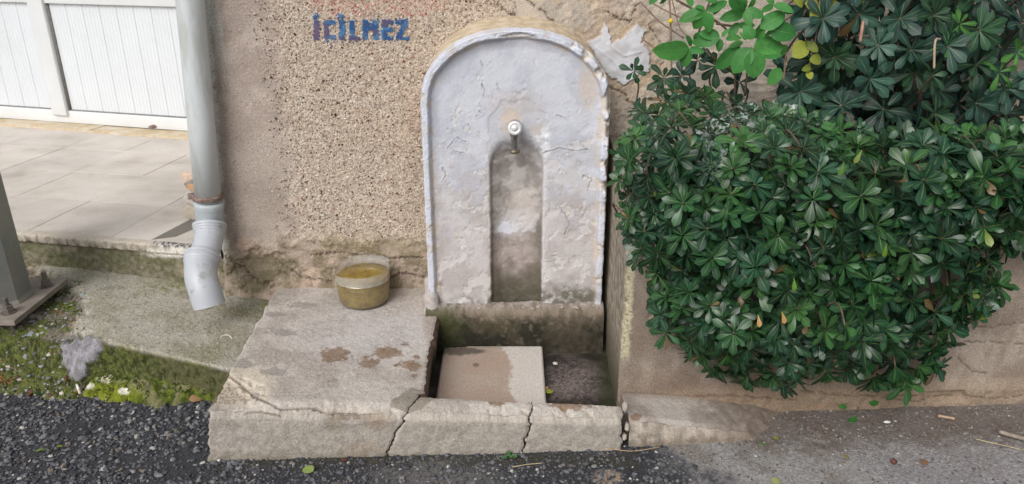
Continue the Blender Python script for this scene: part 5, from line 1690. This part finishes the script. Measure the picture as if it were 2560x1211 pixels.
# light green bush with compound leaves, leaf by leaf
lg = thing('light_green_plant', (.75, 2.6, .8), 'light green plant with broad toothed leaflets above the glossy shrub', 'plant')
lv = Leaves()
Z6 = 4.658
LG = [(770, 130, 500, 195, .8), (770, 130, 640, 335, .95), (770, 140, 830, 350, 1.0), (780, 130, 1000, 30, .7), (760, 120, 690, 60, .8), (1000, 20, 850, 130, .8),
      (1220, 130, 1060, 20, .9), (1220, 140, 1005, 210, .8), (1220, 140, 1285, 262, .9), (1225, 120, 1420, 170, .9), (1180, -60, 1250, 110, .8),
      (1555, 60, 1765, 90, .8), (1555, 60, 1440, 125, .9), (1560, 50, 1490, -30, .8),
      (570, 560, 225, 640, 1.0), (570, 560, 330, 530, .8), (570, 570, 490, 765, 1.1), (595, 540, 575, 430, .9), (575, 570, 700, 600, .8), (640, 430, 760, 380, .7),
      (930, 440, 640, 480, .9), (930, 435, 760, 375, .9), (930, 450, 925, 580, .95), (950, 430, 1010, 350, .8), (1040, 430, 1130, 285, .95), (1000, 470, 1180, 400, .7),
      (1330, 450, 1235, 330, 1.2), (1345, 450, 1440, 310, .9), (1400, 330, 1665, 160, 1.0), (1340, 300, 1150, 290, .7), (1500, 340, 1795, 390, 1.15), (1320, 570, 1660, 480, 1.1), (1320, 580, 1620, 600, 1.1),
      (1320, 590, 1365, 870, 1.5), (1300, 560, 1100, 800, 1.1), (1170, 545, 915, 775, .8), (1200, 490, 1055, 530, .8), (1240, 470, 1190, 390, .8), (1450, 360, 1390, 470, .9),
      (200, -40, 130, 30, .9), (290, -30, 260, 60, 1.1), (560, -20, 600, 40, .8), (1120, 60, 1080, -60, .9), (1330, -30, 1290, 120, .8), (900, 20, 780, -40, .8),
      (1640, 800, 1530, 960, 1.1), (1700, 520, 1640, 610, .9), (660, 380, 640, 470, .8), (1540, 360, 1450, 420, .8)]
for x0, y0, x1, y1, w_ in LG:
    yd = 2.42 + rng.normal(0, .03)
    A = atY(1600 + x0 / Z6, y0 / Z6, yd); B = atY(1600 + x1 / Z6, y1 / Z6, yd - rng.uniform(-.01, .04))
    d = B - A
    lv.add(A, d, np.array([rng.normal(0, .35), -1, .45 + rng.normal(0, .35)]), np.linalg.norm(d) * 1.1, w_ * .95, mix(col(62, 128, 64), col(84, 148, 74), rng.uniform()) * rng.uniform(.85, 1.12))
build_leaves(lg, lv, (T_OV,), M['leaf_light'])
tw = []
def twig(pts, r, y=2.55):
    return tube(spline([atY(a_, b_, y) for a_, b_ in pts], 8), r, 7)
for pts in ([(1740, 100), (1765, 30), (1790, -40)], [(1690, 0), (1745, 30), (1800, 60), (1830, 90)], [(1765, 122), (1800, 160), (1838, 180)], [(1880, 125), (1870, 170), (1862, 240)], [(1838, 176), (1838, 205), (1836, 240)], [(1800, 160), (1836, 178), (1850, 150), (1880, 120)],
            [(1862, 28), (1830, -20)], [(1790, 60), (1850, 62), (1930, 14)]):
    tw.append(twig(pts, .0038))
for b_ in tw: part('stem', b_, M['bark'], lg)

# bare brown climber stems against the wall
cl_ = thing('bare_climber', (.63, 2.75, .8), 'bare brown climber stems with one small yellow flower', 'plant')
bn = mat_plain('brown_stem', col(142, 116, 100), .85, scale=80, var=.3)
for b_ in ([twig([(1600, 4), (1650, 55), (1710, 96)], .0028, 2.74), twig([(1680, 0), (1700, 70), (1725, 95)], .0022, 2.74), twig([(1620, 2), (1680, 35), (1735, 58)], .0022, 2.76), twig([(1603, 95), (1625, 112), (1652, 130)], .002, 2.78), twig([(1672, -30), (1676, 60), (1677, 150), (1683, 190)], .0035, 2.72)]): part('stem', b_, bn, cl_)
fl_v = ICO_V * np.array([.009, .006, .010]) + atY(1677, 53, 2.70)
part('flower', (fl_v, ICO_F), mat_plain('yellow_petal', (.75, .55, .02), .6), cl_)

# yellowing vine hanging between the shrubs
yv = thing('yellowing_vine', (.98, 2.6, .8), 'thin vine with yellowing lobed leaves hanging between the shrubs', 'vine')
lv = Leaves()
YL = [(1940, 500, 1810, 650, 1.5), (1940, 490, 2065, 590, 1.0), (1930, 500, 1960, 480, .8), (2110, 690, 2010, 690, 1.2), (1990, 780, 1930, 800, .9), (1960, 830, 1990, 905, 1.2), (2080, 70, 1960, 30, 1.2), (2070, 60, 2030, 215, 1.2), (2180, 60, 2290, 40, 1.3), (2200, 120, 2180, 205, 1.3), (2190, 90, 2280, 200, 1.0), (1900, 60, 1840, 0, 1.)]
for x0, y0, x1, y1, w_ in YL:
    A = atY(1600 + x0 / Z6, y0 / Z6, 2.44); B = atY(1600 + x1 / Z6, y1 / Z6, 2.41)
    d = B - A
    lv.add(A, d, np.array([rng.normal(0, .2), -1, .4]), max(np.linalg.norm(d), .02), w_ * .9, mix(col(160, 166, 72), col(112, 130, 54), rng.uniform()))
build_leaves(yv, lv, (T_OV,), M['leaf_light'])
for b_ in ([twig([(2050, -10), (2045, 60), (2030, 140), (2012, 195)], .0025, 2.46), twig([(1980, 203), (2012, 190), (2022, 180)], .0028, 2.46), twig([(1965, 130), (1962, 170), (1958, 200)], .003, 2.48)]): part('stem', b_, bn, yv)

# little weed at the foot of the planter wall
wd = thing('green_weed', tuple(atZ(2150, 1012, .0)), 'small green weed with soft leaves at the foot of the planter wall', 'weed')
lv = Leaves()
for px, py, a_, L in ((2165, 1002, -2.2, .03), (2172, 1008, .4, .032), (2115, 1018, 2.8, .024), (2110, 1010, -1.0, .02), (2132, 1040, -1.5, .036), (2080, 995, 1.6, .03), (2160, 985, 1.2, .022), (2130, 1005, 2.2, .018)):
    C = atZ(px, py, .02)
    lv.add(C, np.array([math.cos(a_), -.2, math.sin(a_) * .8]), np.array([0, -.7, 1]), L, 1.2, mix(col(48, 108, 48), col(70, 130, 60), rng.uniform()))
build_leaves(wd, lv, (T_OV,), M['leaf_light'])
part('stem', merge([tube(spline([atZ(2150, 1014, 0.002), atZ(2130, 1005, .02), atZ(2112, 1012, .025)], 6), .0012, 6), tube(spline([atZ(2150, 1014, 0.002), atZ(2150, 990, .03), atZ(2160, 975, .05)], 6), .0012, 6), tube(spline([atZ(2150, 1014, 0.002), atZ(2140, 1030, .015), atZ(2132, 1040, .018)], 6), .0012, 6)]), mat_plain('weed_stem', (.08, .14, .04), .7), wd)
wd2 = thing('kerb_weed', tuple(atZ(1275, 1142, 0)), 'tiny green weed sprouting under the kerb crack', 'weed')
lv = Leaves()
for k in range(7):
    a_ = rng.uniform(0, 6.28)
    lv.add(atZ(1278 + rng.normal(0, 8), 1138 + rng.normal(0, 4), .008), np.array([math.cos(a_), math.sin(a_), .5]), np.array([0, -.4, 1]), rng.uniform(.010, .018), 1., col(78, 124, 66))
build_leaves(wd2, lv, (T_OV,), M['leaf_light'])

# ================================================================== LITTER
def fallen(px, py, z, L, c, label, ang, w_=1.0, group=None, lift=.004):
    C = atZ(px, py, z)
    o = thing('fallen_leaf', tuple(C), label, 'leaf', group)
    l1 = Leaves()
    l1.add(C - np.array([math.cos(ang), math.sin(ang), 0]) * L / 2 + np.array([0, 0, lift]), np.array([math.cos(ang), math.sin(ang), .08]), np.array([rng.normal(0, .2), -.15, 1]), L, w_, c)
    P_, C_, _ = l1.arrays((T_OV,))
    me = make_mesh('blade', P_[0] - C, T_OV[1], M['leaf_light'], np.repeat(C_[0][None], P_.shape[1], 0), T_OV[2])
    link('blade', me, o)
    return o
fallen(770, 1176, .006, .042, col(150, 170, 96), 'pale green fallen leaf on the asphalt in front of the platform', 2.6, 1.2)
fallen(102, 1127, .006, .03, col(136, 170, 60), 'bright green pointed leaf on the dark gravel near the mossy edge', .7, .7)
fallen(151, 1118, .006, .016, col(128, 150, 40), 'tiny yellow green leaf scrap on the dark gravel', .4, 1.)
fallen(150, 975, .012, .05, col(150, 112, 84), 'curled brown dry leaf lying below the grey mortar lump', .5, .6)
fallen(490, 998, .012, .045, col(186, 146, 112), 'tan dry leaf at the corner between mossy slab and platform', .4, 1.3)
fallen(95, 985, .01, .03, col(60, 84, 50), 'dark green leaf on the gravel below the moss', .5, .8)
fallen(1906, 1112, .006, .018, col(110, 150, 80), 'small round green leaf on the road below the ramp tip', 1.0, 1.8)
fallen(1941, 1097, .006, .022, col(150, 150, 84), 'yellowish leaf on the road beside the ramp tip', .2, 1.4)
fallen(1940, 1205, .006, .03, col(178, 184, 120), 'pale yellow leaf on the road at the lower edge of the view', .2, 1.2)
fallen(1372, 980, .018, .034, col(178, 190, 84), 'yellow green leaf in the basin beside the loose slab', .6, 1.5)
fallen(1362, 972, .022, .026, col(196, 150, 106), 'orange brown leaf in the basin against the loose slab', 2.2, 1.4)
fallen(2115, 1145, .006, .022, col(158, 146, 110), 'khaki dry leaf on the worn road under the planter', .2, 1.8)
fallen(2310, 1155, .006, .04, col(166, 124, 96), 'large crumpled brown leaf on the worn road at right', 1.2, 1.)
fallen(600, 1100, .006, .02, col(150, 140, 96), 'dull dry leaf scrap beside the left kerb end', .2, 1.)
fallen(860, 1152, .006, .018, col(120, 74, 70), 'dark red leaf scrap at the foot of the platform front', .1, 1.)
fallen(300, 717, .178, .02, col(120, 92, 76), 'small brown leaf on the slab below the porch step', 1.3, .8)

def rock_thing(name, px, py, z, size, c, label, cat, flat=(1, 1, .7)):
    C = atZ(px, py, z)
    v = ICO_V * (1 + rng.uniform(-.25, .25, (12, 1))) * np.array(size) + np.array([0, 0, size[2] * .5])
    import bmesh
    me = make_mesh(name, v, ICO_F, mat_plain(name + '_skin', c, .7, scale=120, var=.2, bump=.2))
    o = link(name, me, None, C)
    return tag(o, label, cat)
rock_thing('seed_pod', 2234, 1157, .004, (.011, .010, .009), col(98, 58, 52), 'dark red brown round seed pod on the worn road', 'seed pod')
rock_thing('shell_chip', 2217, 1057, .004, (.013, .007, .005), col(228, 226, 224), 'white shell chip on the dirt below the weed', 'shell')
rock_thing('foil_scrap', 42, 955, .02, (.014, .010, .008), col(206, 216, 228), 'shiny pale foil scrap at the edge of the moss', 'scrap')
rock_thing('plaster_chip', 1388, 910, .014, (.013, .012, .005), col(196, 190, 180), 'white plaster chip on the dark basin floor', 'chip')
rock_thing('paper_scrap', 848, 830, .165, (.014, .006, .002), col(214, 208, 196), 'thin pale scrap on the deck before the plastic tub', 'scrap')
rock_thing('pink_scrap', 598, 722, .125, (.018, .009, .006), col(206, 132, 138), 'crumpled pink scrap by the broken wall foot', 'scrap')
rock_thing('white_pebble', 548, 1152, .004, (.006, .005, .004), col(220, 216, 208), 'white pebble on asphalt at the left kerb corner', 'pebble')
# cigarette butt on the moss
cg = thing('cigarette_butt', tuple(atZ(196, 972, .05)), 'cigarette butt lying on the mossy mortar', 'cigarette butt')
A = atZ(192, 962, .058); B = atZ(200, 984, .052)
part('paper', tube([A, A * .4 + B * .6], .0042, 12), mat_plain('butt_paper', col(226, 222, 212), .8), cg)
part('filter', tube([A * .4 + B * .6, B], .0043, 12), mat_plain('butt_filter', col(214, 196, 160), .8), cg)
# twigs and straw
def straw(name, pts, r, c, label):
    pts = [np.array(p) for p in pts]
    o = part(name, tube(spline(pts, 8), r, 7), mat_plain(name + '_skin_%d' % int(pts[0][0] * 1000), c, .85, var=.25), None, at=None)
    return tag(o, label, 'twig')
straw('twig', [atZ(2025, 1020, .008), atZ(2080, 1014, .012), atZ(2135, 1008, .010)], .0022, col(150, 118, 88), 'brown twig lying at the foot of the planter wall')
straw('twig', [atZ(2500, 1080, .012), atZ(2540, 1092, .014), atZ(2600, 1108, .010)], .007, col(150, 140, 126), 'grey split stick on the road at the far right')
straw('straw', [atZ(1510, 1120, .008), atZ(1580, 1128, .010), atZ(1650, 1118, .008)], .0012, col(186, 156, 118), 'long straw stem under the right kerb end')
straw('straw', [atZ(2440, 1098, .006), atZ(2500, 1112, .006), atZ(2600, 1135, .006)], .0012, col(190, 174, 134), 'thin pale straw on the road near the grey stick')
straw('straw', [atZ(1280, 1168, .006), atZ(1315, 1162, .007), atZ(1355, 1158, .006)], .0014, col(176, 158, 130), 'short pale straw on asphalt under the kerb crack')
straw('wood_splinter', [atZ(2345, 1040, .006), atZ(2370, 1044, .008), atZ(2385, 1047, .006)], .005, col(176, 152, 128), 'pale wood splinter in the dirt by the planter foot')
straw('rubber_ring', [atZ(112, 812, .165), atZ(118, 806, .166), atZ(130, 805, .166), atZ(140, 808, .166), atZ(138, 815, .166), atZ(120, 818, .166), atZ(112, 812, .166)], .0016, (.02, .02, .02), 'black rubber ring on the mossy rubble by the post')
straw('white_string', [atZ(545, 850, .125), atZ(556, 840, .126), atZ(570, 838, .126), atZ(580, 846, .126)], .0014, col(220, 218, 210), 'white curl of string on the mossy slab')
nd = thing('pine_needles', tuple(atZ(15, 945, .02)), 'heap of dry orange needles at the edge of the moss', 'needles')
ndl = []
for k in range(46):
    A = atZ(rng.normal(6, 14), rng.normal(946, 10), .02 + rng.uniform(0, .02)); a_ = rng.uniform(0, 6.28)
    ndl.append(tube([A, A + np.array([math.cos(a_) * .016, math.sin(a_) * .016, .006]), A + np.array([math.cos(a_ + .4) * .03, math.sin(a_ + .4) * .03, 0])], .0009, 5))
o = part('needle_heap', merge(ndl), mat_plain('dry_needle', col(168, 116, 76), .85), nd)
o['kind'] = 'stuff'
